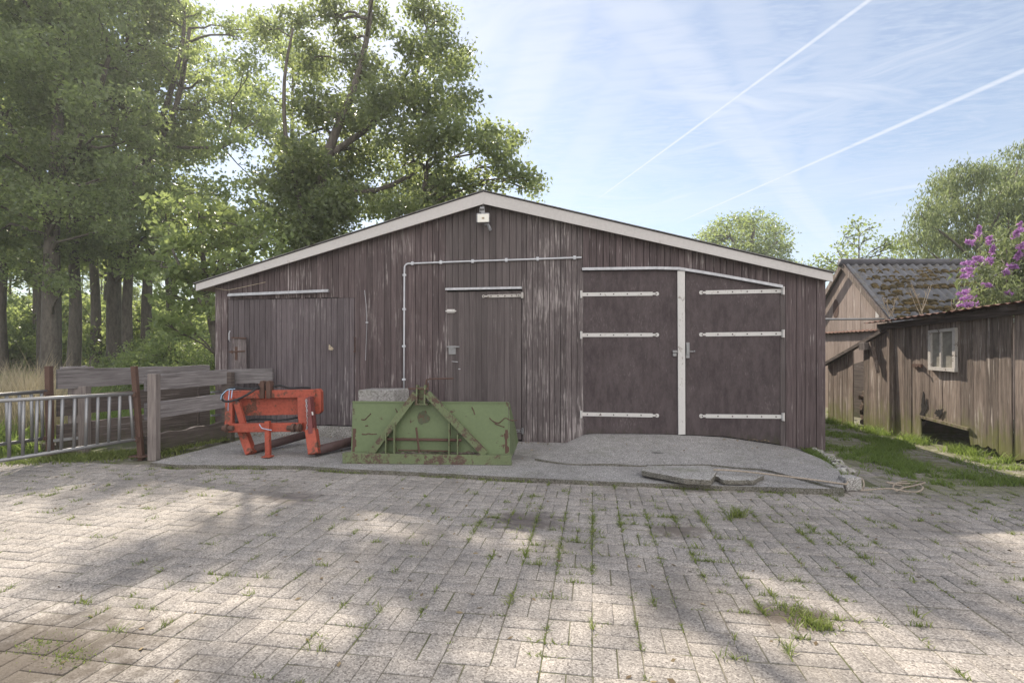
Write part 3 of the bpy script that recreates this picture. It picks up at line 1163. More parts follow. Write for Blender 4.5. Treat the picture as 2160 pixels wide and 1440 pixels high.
# front gate reaches out of the frame to the left
TR, BR_ = P(284, 830, 6.15), P(289, 926, 6.17)
tl, bl_ = P(0, 845, 5.34), P(0, 971, 5.34)
TL, BL_ = TR + (tl - TR) * 1.55, BR_ + (bl_ - BR_) * 1.55


def frac(px, A, B):
    lo, hi = 0., 1.
    for _ in range(40):
        mid = (lo + hi) / 2
        q = A.lerp(B, mid) - CAM
        if 1080 + F0 * q.dot(RT) / q.dot(FW) < px:
            lo = mid
        else:
            hi = mid
    return lo


bars = [(frac(t, TL, TR), frac(b, BL_, BR_)) for t, b in ((274, 281), (253, 251), (231, 229), (207, 205), (183, 181), (158, 156), (132, 129), (106, 103), (79, 76), (50, 48), (21, 19), (-10, -12), (-42, -44), (-80, -82), (-118, -120))]
gate('metal_gate', TR, BR_, TL, BL_, bars, 'front galvanised tube gate hung on the leaning rusty post')
TR, BR_ = P(97, 825, 6.22), P(96, 924, 6.22)
tl, bl_ = P(0, 832, 5.72), P(0, 937, 5.72)
TL, BL_ = TR + (tl - TR) * 2.6, BR_ + (bl_ - BR_) * 2.6
bars = [(frac(t, TL, TR), frac(b, BL_, BR_)) for t, b in ((88, 90), (66, 68), (41, 43), (14, 16), (-14, -12), (-44, -42), (-76, -74), (-110, -108))]
gate('metal_gate', TR, BR_, TL, BL_, bars, 'rear galvanised tube gate hung on the upright rusty post')

# ------------------------------------------------------------------ red bale clamp
bc = thing('bale_clamp', G(565, 965, .05), 'red bale clamp attachment with black hoses standing on the apron', 'bale clamp')
D1 = 6.35
Rv = tuple(RT)


def fb(mb, a, b, d0, d1, wd, ht, up=(0, 0, 1)):
    mb.bar(P(*a, d0), P(*b, d1), wd, ht, up)


mb = MB()
fb(mb, (476, 832), (668, 829), 6.42, 6.42, .10, .095)
mb.build('top_beam', M['red'], bc, bevel=.006)
mb = MB()
fb(mb, (661, 829), (661, 872), 6.45, 6.45, .10, .18, Rv)
mb.prism([P(653, 822, 6.39), P(671, 820, 6.39), P(676, 826, 6.39), P(677, 868, 6.39), P(672, 873, 6.39), P(655, 872, 6.39)], FW * .10)
mb.build('end_box', M['red'], bc, bevel=.006)
mb = MB()
mb.prism([P(503, 838, 6.45), P(634, 836, 6.45), P(634, 874, 6.45), P(508, 876, 6.45)], FW * .02)
mb.build('back_plate', M['red'], bc)
mb = MB()
fb(mb, (486, 838), (484, 908), 6.36, 6.32, .09, .07, tuple(FW))
mb.build('upright', M['red'], bc, bevel=.005)
mb = MB()
mb.prism([P(627, 838, 6.34), P(650, 836, 6.34), P(651, 890, 6.30), P(644, 912, 6.28), P(632, 905, 6.28), P(628, 880, 6.30)], FW * .07)
mb.build('upright', M['red'], bc, bevel=.005)
mb = MB()
fb(mb, (478, 902), (640, 900), 6.28, 6.28, .09, .10)
mb.build('lower_beam', M['red'], bc, bevel=.006)
mb = MB()
fb(mb, (500, 848), (514, 897), 6.33, 6.33, .07, .05, tuple(FW))
mb.build('brace', M['red'], bc, bevel=.004)
mb = MB()
fb(mb, (513, 908), (530, 956), 6.42, 6.30, .10, .10, tuple(FW))
mb.build('arm', M['red'], bc, bevel=.008)
mb = MB()
fb(mb, (651, 838), (657, 915), 6.25, 6.2, .055, .06, tuple(FW))
mb.build('cylinder', M['dred'], bc, bevel=.008)
mb = MB()
fb(mb, (657, 905), (664, 957), 6.24, 6.17, .125, .11, tuple(FW))
mb.build('arm', M['red'], bc, bevel=.01)
mb = MB()
fb(mb, (655, 836), (668, 955), 6.33, 6.30, .05, .07, tuple(FW))
mb.build('arm_link', M['dred'], bc, bevel=.006)
mb = MB()
mb.tube([P(530, 949, 6.34), P(642, 917, 7.02)], .052, 14)
mb.build('clamp_tube', M['pipe'], bc, True)
mb = MB()
mb.tube([P(668, 950, 6.22), P(752, 928, 6.75)], .058, 14)
mb.build('clamp_tube', M['pipe'], bc, True)
mb = MB()
fb(mb, (564.5, 888), (566, 963), 6.2, 6.2, .055, .055, tuple(FW))
mb.build('stand_leg', M['red'], bc, bevel=.003)
mb = MB()
q = G(565, 965, .05)
mb.box((q.x, q.y, .066), .10, .10, .012)
mb.build('foot_plate', M['red'], bc)
mb = MB()
for x in (551.5, 565.5):
    mb.prism([P(x - 4, 840, 6.33), P(x + 4, 840, 6.33), P(x + 5, 812, 6.33), P(x + 3, 804, 6.33), P(x - 3, 803, 6.33), P(x - 5, 810, 6.33)], FW * .10)
mb.tube([P(545, 811, 6.38), P(573, 811, 6.38)], .014, 8)
mb.build('lug', M['rust'], bc, bevel=.003)
mb = MB()
mb.tube([P(470, 903, 6.2), P(492, 903, 6.2)], [.035, .03], 10)
mb.tube([P(476, 903, 6.18), P(480, 903, 6.18)], .05, 10)
mb.build('pin', M['rust'], bc)
mb = MB()
mb.tube([P(606, 902, 6.2), P(636, 902, 6.2)], [.03, .038], 10)
mb.tube([P(616, 902, 6.18), P(622, 902, 6.18)], .052, 10)
mb.tube([P(628, 902, 6.18), P(633, 902, 6.18)], .052, 10)
mb.build('pin', M['rust'], bc)
mb = MB()
for k in range(13):
    y0 = 845 + k * 5.2
    x0 = 646 + .35 * k - (k > 9) * (k - 9) * 1.2
    ax = FW if k % 2 else RT
    c = P(x0, y0, 6.2)
    ring = [c + Vector((0, 0, .018 * math.cos(a))) + ax * (.009 * math.sin(a)) for a in [i * math.pi / 4 for i in range(9)]]
    mb.tube(ring, .0035, 5, False)
mb.build('chain', M['alu'], bc)
mb = MB()
mb.prism([P(657, 868, 6.165), P(660, 868, 6.165), P(661, 875, 6.165), P(658, 875, 6.165)], FW * .004)
mb.build('sticker', M['white'], bc)
mb = MB()
h1 = [(548, 818, 6.3), (520, 820, 6.28), (495, 817, 6.25), (476, 824, 6.2), (467, 838, 6.15), (474, 846, 6.12), (490, 845, 6.1), (510, 838, 6.15), (528, 828, 6.2), (545, 816, 6.28)]


def smooth_path(pts, k=6):
    out = []
    for i in range(len(pts) - 1):
        p0, p1, p2, p3 = pts[max(i - 1, 0)], pts[i], pts[i + 1], pts[min(i + 2, len(pts) - 1)]
        for j in range(k):
            t = j / k
            out.append(.5 * ((2 * p1) + (p2 - p0) * t + (2 * p0 - 5 * p1 + 4 * p2 - p3) * t * t + (3 * p1 - p0 - 3 * p2 + p3) * t ** 3))
    out.append(pts[-1])
    return out


mb.tube(smooth_path([P(*q) for q in h1]), .013, 8)
mb.tube(smooth_path([P(*q) for q in ((568, 817, 6.4), (590, 813, 6.42), (610, 818, 6.45), (640, 817, 6.45), (655, 818, 6.45))]), .013, 8)
mb.tube(smooth_path([P(*q) for q in ((500, 890, 6.5), (545, 884, 6.5), (590, 886, 6.5), (628, 880, 6.5))]), .012, 8)
mb.build('hose', M['hose'], bc, True)
mb = MB()
for pts in ([(496, 820, 6.18), (480, 822, 6.14), (468, 833, 6.1), (466, 842, 6.1)], [(484, 822, 6.12), (482, 845, 6.12), (481, 866, 6.2)], [(490, 822, 6.12), (488, 840, 6.11)], [(547, 894, 6.17), (552, 902, 6.17), (562, 905, 6.16), (573, 907, 6.17)]):
    mb = MB()
    mb.tube(smooth_path([P(*q) for q in pts]), .005, 5)
    mb.build('cord', M['cord'], bc, True)

# ------------------------------------------------------------------ green transport box
gb = thing('transport_box', G(900, 975, .05), 'green rusty tractor transport box with triangular hitch frame', 'transport box')
q0, q1 = G(724, 976, .055), G(1079, 980, .055)
ex = (q1 - q0)
ex.z = 0
LW = ex.length
ex.normalize()
ey = Vector((-ex.y, ex.x, 0))
GO = Vector((q0.x, q0.y, .05))


def B(x, y, z):
    """box frame: x along the front, y backwards, z up"""
    return GO + ex * x + ey * y + Vector((0, 0, z))


AXB = (ex, ey, Vector((0, 0, 1)))
BH = .672
mb = MB()
mb.prism([B(.07, .11, .10), B(LW - .04, .11, .10), B(LW - .045, .14, BH), B(.06, .14, BH)], ey * .008)
mb.bar(B(.055, .145, BH), B(LW - .04, .145, BH), .03, .014)
mb.build('back_panel', M['green'], gb)
for x, o in ((.05, -.01), (LW - .04, .032)):
    mb = MB()
    mb.prism([B(x, .10, .02), B(x + o, .92, .0), B(x + o * 2, .96, .10), B(x + o, .80, .32), B(x, .16, BH - .002)], ex * .012)
    mb.build('side_panel', M['green'], gb)
mb = MB()
mb.box(B(LW / 2, .50, .035), LW - .1, .82, .012, AXB)
mb.build('floor_plate', M['rust'], gb)
mb = MB()
mb.prism([B(-.01, .0, .0), B(LW, .0, .0), B(LW, .0, .105), B(-.01, .0, .115)], ey * .012)
mb.prism([B(-.01, .0121, .103), B(LW, .0121, .093), B(LW, .10, .093), B(-.01, .10, .103)], (0, 0, .010))
mb.prism([B(-.01, .0121, .0), B(LW, .0121, .0), B(LW, .10, .0), B(-.01, .10, .0)], (0, 0, .010))
mb.build('base_beam', M['green_worn'], gb, bevel=.003)
mx = (888 - 724) / 355 * LW
MT = .875
for sx, tx in ((.30, mx - .055), (LW - .30, mx + .06)):
    mb = MB()
    a, b_ = B(sx, .05, .10), B(tx, .03, MT - .10)
    mb.bar(a, b_, .012, .062, tuple(ex))
    t_dir = (b_ - a).normalized()
    sd_ = t_dir.cross(ey).normalized()
    s2 = 1 if sd_.z > 0 else -1
    mb.bar(a + sd_ * s2 * .036 + ey * .03, b_ + sd_ * s2 * .036 + ey * .03, .07, .010, tuple(sd_))
    mb.build('brace', M['green_worn'], gb)
mb = MB()
for dx in (-.045, .045):
    mb.prism([B(mx + dx - .008, -.0, MT - .21), B(mx + dx - .008, .10, MT - .21), B(mx + dx - .008, .10, MT - .01), B(mx + dx - .008, .02, MT)], ex * .016)
mb.box(B(mx, .09, MT - .12), .07, .014, .18, AXB)
mb.bar(B(mx - .06, .05, MT - .215), B(mx + .08, .05, MT - .215), .10, .012)
mb.build('mast', M['green_worn'], gb)
mb = MB()
mb.tube([B(mx - .14, .03, MT - .045), B(mx + .09, .03, MT - .045)], .011, 8)
mb.tube([B(mx + .05, .05, MT - .01), B(mx + .06, .05, MT + .055), B(mx + .10, .05, MT + .065), B(mx + .36, .05, MT + .07)], .0085, 8)
mb.tube([B(mx + .075, .03, MT - .06), B(mx + .085, .03, MT + .02)], .008, 6)
mb.build('pin', M['rust'], gb)
for px in (814, 832, 948, 966):
    x = (px - 724) / 355 * LW
    top = {814: .34, 832: .45, 948: .45, 966: .33}[px]
    mb = MB()
    mb.box(B(x, .05, (.10 + top) / 2), .012, .09, top - .10, AXB)
    mb.build('hitch_plate', M['green_worn'], gb)
mb = MB()
mb.tube([B((812 - 724) / 355 * LW, .05, .265), B((973 - 724) / 355 * LW, .05, .262)], .016, 10)
mb.build('hitch_bar', M['rust'], gb, True)
mb = MB()
mb.tube([B((878 - 724) / 355 * LW, .03, .40), B((884 - 724) / 355 * LW, .04, .12)], .012, 8)
mb.tube([B((838 - 724) / 355 * LW, .06, .142), B((946 - 724) / 355 * LW, .06, .138)], .008, 6)
mb.build('rod', M['rust'], gb)
mb = MB()
pts = []
for k in range(22):
    a_ = k / 22 * 2 * math.pi
    r_ = 1 + .35 * mnoise.noise(Vector((math.cos(a_) * 1.5, math.sin(a_) * 1.5, 4))) + R.uniform(-.1, .1)
    pts.append(B(mx + .065 * r_ * math.cos(a_), .104 + .03 * (.5 + .11 * r_ * math.sin(a_) - .1) / .6, .50 + .085 * r_ * math.sin(a_)))
mb.prism(pts, ey * .003)
mb.build('weld_patch', M['smudge'], gb)
for nm_, pl in (('scratch', [(1.62, .50), (1.66, .465), (1.72, .445), (1.76, .47), (1.80, .50), (1.86, .475), (1.93, .475)]), ('scratch', [(1.68, .44), (1.74, .415), (1.79, .40)]), ('scratch', [(.16, .475), (.20, .47), (.23, .50), (.27, .54)]),
                ('scratch', [(.17, .31), (.22, .305), (.24, .315), (.29, .308), (.34, .312)]), ('scratch', [(.21, .40), (.24, .405)]), ('scratch', [(1.79, .33), (1.80, .27), (1.82, .255)]), ('scratch', [(1.42, .62), (1.44, .58), (1.455, .535)]), ('scratch', [(.55, .60), (.575, .55)])):
    mb = MB()
    pts = [B(x, .108 + .03 * (z - .1) / .572, z) for x, z in pl]
    mb.tube(smooth_path(pts, 4), [.0045 + .004 * R.random() for _ in range(4 * (len(pts) - 1) + 1)], 5)
    mb.build(nm_, M['rust'], gb)
for x, w_ in ((.085, .035), (LW - .06, .03)):
    mb = MB()
    pts = [B(x - w_ * .6, .1075, .11)]
    n_ = 12
    for k in range(n_ + 1):
        z = .11 + .26 * k / n_
        pts.append(B(x + w_ * (.6 + R.uniform(-.5, .5)) * (1 - k / n_ * .5), .1075 + .03 * (z - .1) / .572, z))
    pts.append(B(x - w_ * .6, .1075 + .03 * .27 / .572, .37))
    mb.prism(pts, ey * .002)
    mb.build('rust_patch', M['rust'], gb)
# moss, soil and straw in the channel of the beam
mb = MB()
for i in range(60):
    x = R.uniform(.42, LW - .35)
    mb.cr = R.random()
    c = B(x, R.uniform(.03, .09), .112)
    r_ = R.uniform(.012, .03)
    pts = [c + Vector((r_ * 1.6 * math.cos(a), r_ * math.sin(a), 0)) for a in [k * math.pi / 3 for k in range(6)]]
    tip = c + Vector((0, 0, r_ * .7))
    mb.add(pts + [tip], [(k, (k + 1) % 6, 6) for k in range(6)])
mb.build('moss_litter', M['dark_wood'], gb)

# concrete block behind it
blk = MB()
a, b_ = P(755, 822, 6.75), P(830, 822, 6.75)
dep = FW * .32
z1 = P(755, 822, 6.75).z
pts = [Vector((a.x, a.y, .045)), Vector((b_.x, b_.y, .045)), Vector((b_.x, b_.y, .045)) + dep + RT * .14, Vector((a.x, a.y, .045)) + dep + RT * .10]
blk.prism(pts, (0, 0, z1 - .045))
o = blk.build('concrete_block', M['block'], bevel=.012)
tag(o, 'square grey concrete block standing behind the green box', 'concrete block')

# ------------------------------------------------------------------ broken slabs, stones, weight, rope
for pxs, z0, hh, tilt, lab in (([(1352, 991), (1368, 981), (1500, 981), (1511, 996), (1500, 1012), (1442, 1008)], .068, .055, .0, 'larger broken concrete slab lying loose on the apron edge'),
                               ([(1506, 1001), (1518, 992), (1600, 993), (1611, 1001), (1590, 1012), (1525, 1011)], .060, .045, .0, 'smaller broken concrete slab beside the large one')):
    mb = MB()
    top = [G(x, y, z0 + hh) for x, y in pxs]
    b = len(top)
    rim = [p.lerp(sum(top, Vector()) / b, .03) + Vector((0, 0, .0)) for p in top]
    fine = []
    for i in range(b):
        p, q = top[i], top[(i + 1) % b]
        for k in range(5):
            r_ = p.lerp(q, k / 5)
            r_ += Vector((R.uniform(-.008, .008), R.uniform(-.008, .008), R.uniform(-.003, .001)))
            fine.append(r_)
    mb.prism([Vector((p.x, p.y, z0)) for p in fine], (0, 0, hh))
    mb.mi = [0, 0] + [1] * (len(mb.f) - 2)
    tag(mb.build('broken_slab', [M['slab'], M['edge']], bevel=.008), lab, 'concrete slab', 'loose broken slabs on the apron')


def rock(mb, c, rx, ry, rz, seed, n=7):
    b = len(mb.v)
    rows = 5
    for j in range(rows + 1):
        th = math.pi * j / rows
        for i in range(n):
            a = 2 * math.pi * i / n
            d = Vector((math.sin(th) * math.cos(a), math.sin(th) * math.sin(a), math.cos(th)))
            k = 1 + .38 * mnoise.noise(d * 1.6 + Vector((seed * 3.1, 0, 0)))
            mb.v.append(c + Vector((d.x * rx * k, d.y * ry * k, d.z * rz * k)))
    for j in range(rows):
        for i in range(n):
            k = b + j * n
            mb.face((k + i, k + n + i, k + n + (i + 1) % n, k + (i + 1) % n))


st_px = [(1706, 945, 9), (1717, 951, 9), (1728, 957, 10), (1739, 963, 10), (1748, 969, 11), (1757, 976, 11), (1766, 984, 12), (1775, 992, 13), (1783, 1001, 14)]
for i, (x, y, r_) in enumerate(st_px):
    c = G(x, y + 4)
    d = (c - CAM).dot(FW)
    rr = r_ / F0 * d * 1.15
    mb = MB()
    rock(mb, Vector((c.x, c.y, rr * .5)), rr * R.uniform(.9, 1.2), rr * R.uniform(.8, 1.1), rr * R.uniform(.7, .95), i + 1, 8)
    tag(mb.build('edging_stone', M['stone']), 'rough rubble stone in the curved edging beside the ramp', 'stone', 'rubble stones edging the ramp')
wt = MB()
c = G(1802, 1036)
wt.prism([c + RT * -.075 + FW * -.0, c + RT * .075, c + RT * .08 + FW * .14, c + RT * -.07 + FW * .14], (0, 0, .125))
o = wt.build('stone_weight', M['slab'], bevel=.015)
tag(o, 'squat brown concrete weight with rope tied round it', 'weight')
mb = MB()
rp = [G(1505, 990, .15), G(1560, 993, .14), G(1640, 1002, .125), G(1720, 1012, .105), G(1785, 1021, .09)]
mb.tube(smooth_path(rp), .009, 6)
q = G(1800, 1030)
mb.tube(smooth_path([G(1785, 1021, .09), P(1795, 1006, 5.02), P(1817, 1008, 4.98), P(1822, 1024, 4.9), P(1815, 1034, 4.85)]), .008, 6)
coil = [(1815, 1034), (1850, 1031), (1880, 1030), (1912, 1036), (1938, 1036), (1946, 1026), (1925, 1020), (1890, 1019), (1870, 1017), (1905, 1026), (1890, 1034), (1884, 1024), (1900, 1016), (1948, 1016), (1940, 1021), (1900, 1029)]
mb.tube(smooth_path([G(x, y, .02 + .012 * (i % 3)) for i, (x, y) in enumerate(coil)]), .008, 6)
tag(mb.build('rope', M['rope'], smooth=True), 'pale rope stretched over the ramp and coiled on the paving', 'rope')
# ------------------------------------------------------------------ the weathered shed on the right
XS = 5.85
sh = thing('weathered_shed', C(6.6, 7.2, 0), 'crooked low shed of rotting brown boards with rusty roof', 'shed')


def Sd(px, X=XS):
    return X * F0 / (px - 1080)


def Sz(px, py, X=XS):
    return H + (740 - py) * Sd(px, X) / F0


def shed_boards(mb, px0, px1, wd, topf, botf, X=XS, jag=.03, gapf=.012):
    d0, d1 = Sd(px1), Sd(px0)
    n = max(1, round((d1 - d0) / wd))
    e = [d0 + (d1 - d0) * i / n for i in range(n + 1)]
    for i in range(1, n):
        e[i] += R.uniform(-.15, .15) * wd
    for i in range(n):
        mb.cr = R.random()
        a, b = e[i] + R.uniform(.001, gapf) / 2, e[i + 1] - R.uniform(.001, gapf) / 2
        lean = R.uniform(-.012, .012)
        dx = R.uniform(-.008, .008)
        pts = []
        k = 5
        for j in range(k + 1):
            d = a + (b - a) * j / k
            pts.append((d, botf(d) + R.uniform(-jag, jag)))
        tb, ta = topf(b), topf(a)
        pts += [(b + lean, tb), (a + lean, ta)]
        mb.prism([C(X + dx + .004 * math.sin(d * 9), d, z) for d, z in pts], RT * .02)


dl, dr = 8.23, 2.6
top_r = lambda d: 1.86 + (1.73 - 1.86) * (d - 5.96) / (8.23 - 5.96) - .02


def bot_r(d):
    if 6.68 < d < 7.46:
        return .375 - .07 * (7.46 - d) / .78
    if d > 7.46:
        return .02
    if 6.3 < d <= 6.68:
        return .12
    return .06 + .03 * math.sin(d * 11)


mb = MB()
shed_boards(mb, 1890, 2160 + 700, .165, top_r, bot_r, XS, .022)
mb.build('wall_boarding', M['shed'], sh)
# broken board stubs by the hole
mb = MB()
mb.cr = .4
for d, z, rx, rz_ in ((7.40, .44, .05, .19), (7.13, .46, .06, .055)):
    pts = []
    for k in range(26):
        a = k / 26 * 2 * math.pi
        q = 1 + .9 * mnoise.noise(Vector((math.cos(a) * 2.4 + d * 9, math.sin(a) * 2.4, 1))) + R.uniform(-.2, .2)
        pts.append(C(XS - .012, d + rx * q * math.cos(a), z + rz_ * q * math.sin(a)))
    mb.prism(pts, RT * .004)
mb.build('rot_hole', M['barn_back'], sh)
mb = MB()
mb.bar(C(XS - .008, 7.47, .365), C(XS - .008, 6.66, .30), .05, .035)
mb.build('bottom_rail', M['shed'], sh)
mb = MB()
zl = lambda d: 1.66 + (1.08 - 1.66) * (d - 8.0) / (9.6 - 8.0)
shed_boards(mb, 1818, 1886, .14, zl, lambda d: .0, XS + .02, .02)
shed_boards(mb, 1744, 1797, .15, zl, lambda d: .0, XS + .02, .02)
mb.build('lean_to_boarding', M['shed'], sh)
mb = MB()
mb.bar(C(XS - .02, 9.75, 1.04), C(XS - .02, 7.95, 1.70), .07, .05)
mb.build('lean_to_beam', M['dark_wood'], sh)
mb = MB()
mb.bar(C(XS - .12, 8.55, 1.375), C(XS + .4, 8.6, 1.42), .12, .12)
mb.build('beam_end', M['post_wood'], sh)
mb = MB()
mb.bar(C(XS - .015, 8.02, -.02), C(XS + .01, 8.06, 1.72), .05, .10, tuple(RT))
mb.bar(C(XS - .03, 8.30, .95), C(XS - .03, 8.45, 1.45), .03, .06, tuple(RT))
mb.build('corner_post', M['shed'], sh)
# window
win = MB()
d0, d1 = Sd(2022), Sd(1965)
zw0, zw1 = 1.05, 1.565


def wfr(mb, a, b, t=.035):
    mb.bar(C(XS - .035, a[0], a[1]), C(XS - .035, b[0], b[1]), .05, t, tuple(RT)) if a[0] == b[0] else mb.bar(C(XS - .035, a[0], a[1]), C(XS - .035, b[0], b[1]), .05, t)


win.bar(C(XS - .03, d0, zw0 - .002), C(XS - .03, d1, zw0 + .01), .05, .045)
win.bar(C(XS - .03, d0, zw1 + .02), C(XS - .03, d1, zw1), .04, .04)
win.bar(C(XS - .03, d0 + .02, zw0), C(XS - .03, d0 + .02, zw1), .04, .045, tuple(FW))
win.bar(C(XS - .03, d1 - .02, zw0), C(XS - .03, d1 - .02, zw1), .04, .045, tuple(FW))
win.bar(C(XS - .03, (d0 + d1) / 2 + .02, zw0), C(XS - .03, (d0 + d1) / 2 + .02, zw1), .03, .022, tuple(FW))
wo = win.build('window_frame', M['oldwhite'], sh)
mb = MB()
mb.prism([C(XS - .022, d0 + .03, zw0), C(XS - .022, d1 - .03, zw0), C(XS - .022, d1 - .03, zw1), C(XS - .022, d0 + .03, zw1)], RT * .006)
mb.build('pane', M['glass'], wo)
mb = MB()
q = C(XS - .02, Sd(1938), Sz(1938, 771))
mb.box(q, .03, .16, .05, (RT, FW, Vector((0, 0, 1))))
mb.tube([q, q + RT * -.05 + FW * -.06 + Vector((0, 0, -.01)), q + RT * -.05 + FW * -.07 + Vector((0, 0, -.05))], .008, 6)
mb.build('hook', M['rust'], sh)
# roof of rusty corrugated sheet
mb = MB()
N_ = 150
e0 = C(5.60, 8.32), C(5.56, 2.4)
for i in range(N_ + 1):
    f = i / N_
    a = e0[0].lerp(e0[1], f)
    d_ = 8.32 + (2.4 - 8.32) * f
    z = 1.735 + (1.845 - 1.735) * (8.32 - d_) / 2.6 + .011 * math.sin(i * 2.0)
    z += .012 * mnoise.noise(Vector((d_ * 1.2, 0, 0)))
    for k in range(4):
        x = k / 3 * 2.2
        mb.v.append(Vector((a.x, a.y, z + .10 * x)) + RT * x)
for i in range(N_):
    for k in range(3):
        q = i * 4 + k
        mb.face((q, q + 1, q + 5, q + 4))
mb.build('roof', M['corr'], sh)
mb = MB()
mb.bar(C(5.80, 8.25, 1.675), C(5.80, 2.4, 1.90), .06, .09)
for d in (7.0, 6.0, 5.0, 4.0):
    mb.bar(C(5.66, d, 1.70 + (8.3 - d) * .040), C(7.8, d, 1.90 + (8.3 - d) * .04), .10, .07)
mb.build('rafter', M['dark_wood'], sh)
mb = MB()
mb.prism([C(7.9, 2.5, 0), C(7.9, 8.2, 0), C(7.9, 8.2, 1.9), C(7.9, 2.5, 1.95)], RT * .03)
mb.prism([C(5.9, 8.22, 0), C(7.9, 8.22, 0), C(7.9, 8.22, 1.85), C(5.9, 8.22, 1.7)], FW * .03)
mb.prism([C(6.75, 8.26, 0), C(6.75, 11, 0), C(6.75, 11, .9), C(6.75, 9.8, 1.15), C(6.75, 8.26, 1.66)], RT * .03)
mb.build('rear_wall', M['dark_wood'], sh)
# firewood behind the gap
wp = thing('log_pile', C(6.3, 8.95, 0), 'stacked split logs seen through the gap in the lean-to', 'log pile')
for i in range(5):
    for j in range(7):
        mb = MB()
        mb.cr = R.random()
        c = C(6.12, 8.72 + .095 * i + (.045 if j % 2 else 0), .06 + .085 * j)
        mb.tube([c + RT * R.uniform(-.03, .03), c + RT * .45], [.046, .043], 7)
        mb.build('log', M['log'], wp)
# pole between barn and shed
mb = MB()
mb.tube([C(5.9, 9.9, 1.90), C(7.06, 9.9, 1.905)], .02, 8)
tag(mb.build('metal_pole', M['galv'], smooth=True), 'thin level metal pole crossing in front of the pink gable', 'pole')

# ------------------------------------------------------------------ mossy shed behind it
XG = 7.2
ms = thing('mossy_shed', C(9.0, 11.2, 0), 'small pink boarded shed with a mossy corrugated roof', 'shed')
dA, zA = Sd(1785, XG), Sz(1785, 556, XG)
dN, zN = Sd(1880, XG), Sz(1880, 671, XG)
sl_ = (zA - zN) / (dA - dN)
dF = 2 * dA - dN
mb = MB()
d = dN + .03
gz = lambda d: zA - sl_ * abs(d - dA) - .03
zsplit = 1.72
while d < dF - .05:
    a, b = d, min(d + .085, dF)
    mb.cr = R.random()
    if a < dA < b:
        b = dA
    dx = R.uniform(0, .004)
    mb.prism([C(XG + dx, a, zsplit), C(XG + dx, b - .004, zsplit), C(XG + dx, b - .004, gz(b)), C(XG + dx, a, gz(a))], RT * .02)
    d = b
mb.build('gable_boarding', M['gable'], ms)
mb = MB()
d = dN + .03
while d < dF - .05:
    mb.cr = R.random()
    dx = R.uniform(0, .004)
    mb.prism([C(XG + .02 + dx, d, 0), C(XG + .02 + dx, d + .13, 0), C(XG + .02 + dx, d + .13, zsplit + .02), C(XG + .02 + dx, d, zsplit + .02)], RT * .02)
    d += .134
mb.build('lower_boarding', M['gable'], ms)
mb = MB()
N_ = 60
for i in range(N_ + 1):
    d = dN + (dF - dN) * i / N_
    z = zsplit + .012 * math.sin(i * 2.2)
    for x, z_ in ((XG - .06, z - .02), (XG + .02, z + .02)):
        mb.v.append(C(x, d, z_))
for i in range(N_):
    mb.face((2 * i, 2 * i + 1, 2 * i + 3, 2 * i + 2))
mb.build('flashing', M['corr'], ms)
hd, hz_ = Sd(1763, XG), Sz(1763, 651, XG)
mb = MB()
mb.prism([C(XG - .003, hd + .105 * math.cos(a), hz_ + .21 * math.sin(a)) for a in [k * math.pi / 12 for k in range(24)]], RT * .004)
mb.build('round_opening', M['rust'], ms)
mb = MB()
mb.bar(C(XG - .05, dN + .25, zN + .03), C(XG - .05, dN + .25, zN + .17), .09, .09, tuple(FW))
mb.build('vent', M['white'], ms)
# roof slopes
roofs = []
for sgn in (1, -1):
    mb = MB()
    N_ = 150
    nr_ = 8
    for i in range(N_ + 1):
        X = XG - .05 + 5.2 * i / N_
        wv = .030 * math.sin(i * 2 * math.pi / 5.0)
        for j in range(nr_ + 1):
            s = j / nr_ * 1.10
            d = dA - sgn * (dA - dN) * s
            z = zA - sl_ * (dA - dN) * s + .02 + wv * .75
            p = C(X, d - sgn * wv * .6, z)
            mb.v.append(p)
    for i in range(N_):
        for j in range(nr_):
            q = i * (nr_ + 1) + j
            mb.face((q, q + 1, q + nr_ + 2, q + nr_ + 1))
    roofs.append(mb.build('roof', M['mossroof'], ms, True))
mb = MB()
mb.tube([C(XG - .14, dA, zA + .02), C(XG + 5.1, dA, zA + .02)], .085, 12)
mb.build('ridge_cap', M['ridge'], ms, True)
mb = MB()
for sg in (1, -1):
    mb.bar(C(XG - .10, dA, zA - .03), C(XG - .10, dA - sg * (dA - dN) * 1.08, zA - sl_ * (dA - dN) * 1.08 - .03), .03, .10)
mb.build('verge_board', M['shed'], ms)
mb = MB()
mb.prism([C(XG + .1, dN, 0), C(XG + 5, dN, 0), C(XG + 5, dN, zN - .05), C(XG + .1, dN, zN - .05)], FW * .03)
mb.build('front_wall', M['gable'], ms)
# moss cushions on the near slope: one scattered growth
V, Fq, A_ = [], [], []
rg = np.random.default_rng(11)
mb = MB()
for _ in range(1500):
    u = rg.random()
    s = rg.uniform(.10, 1.02)
    row = (s * 7) % 1
    if row > .55 and rg.random() < .85:
        continue
    X = XG + .05 + 4.6 * u
    if mnoise.noise(Vector((X * 1.1, s * 2.4, 4))) < -.28 or rg.random() > 1.25 - s * .35:
        continue
    k = int((X - XG + .12) / (5.2 / 150 * 5.0))
    X = XG - .12 + (k + .75) * 5.2 / 150 * 5.0
    d = dA - (dA - dN) * s
    z = zA - sl_ * (dA - dN) * s + .03
    r_ = rg.uniform(.016, .06) * (.75 + .45 * s)
    mb.cr = rg.random()
    rock(mb, C(X, d, z), r_ * 1.6, r_ * 1.0, r_ * .8, int(rg.integers(0, 999)), 7)
mb.build('moss', M['moss'], roofs[0], False)
roofs[0].children[0]['kind'] = 'stuff'

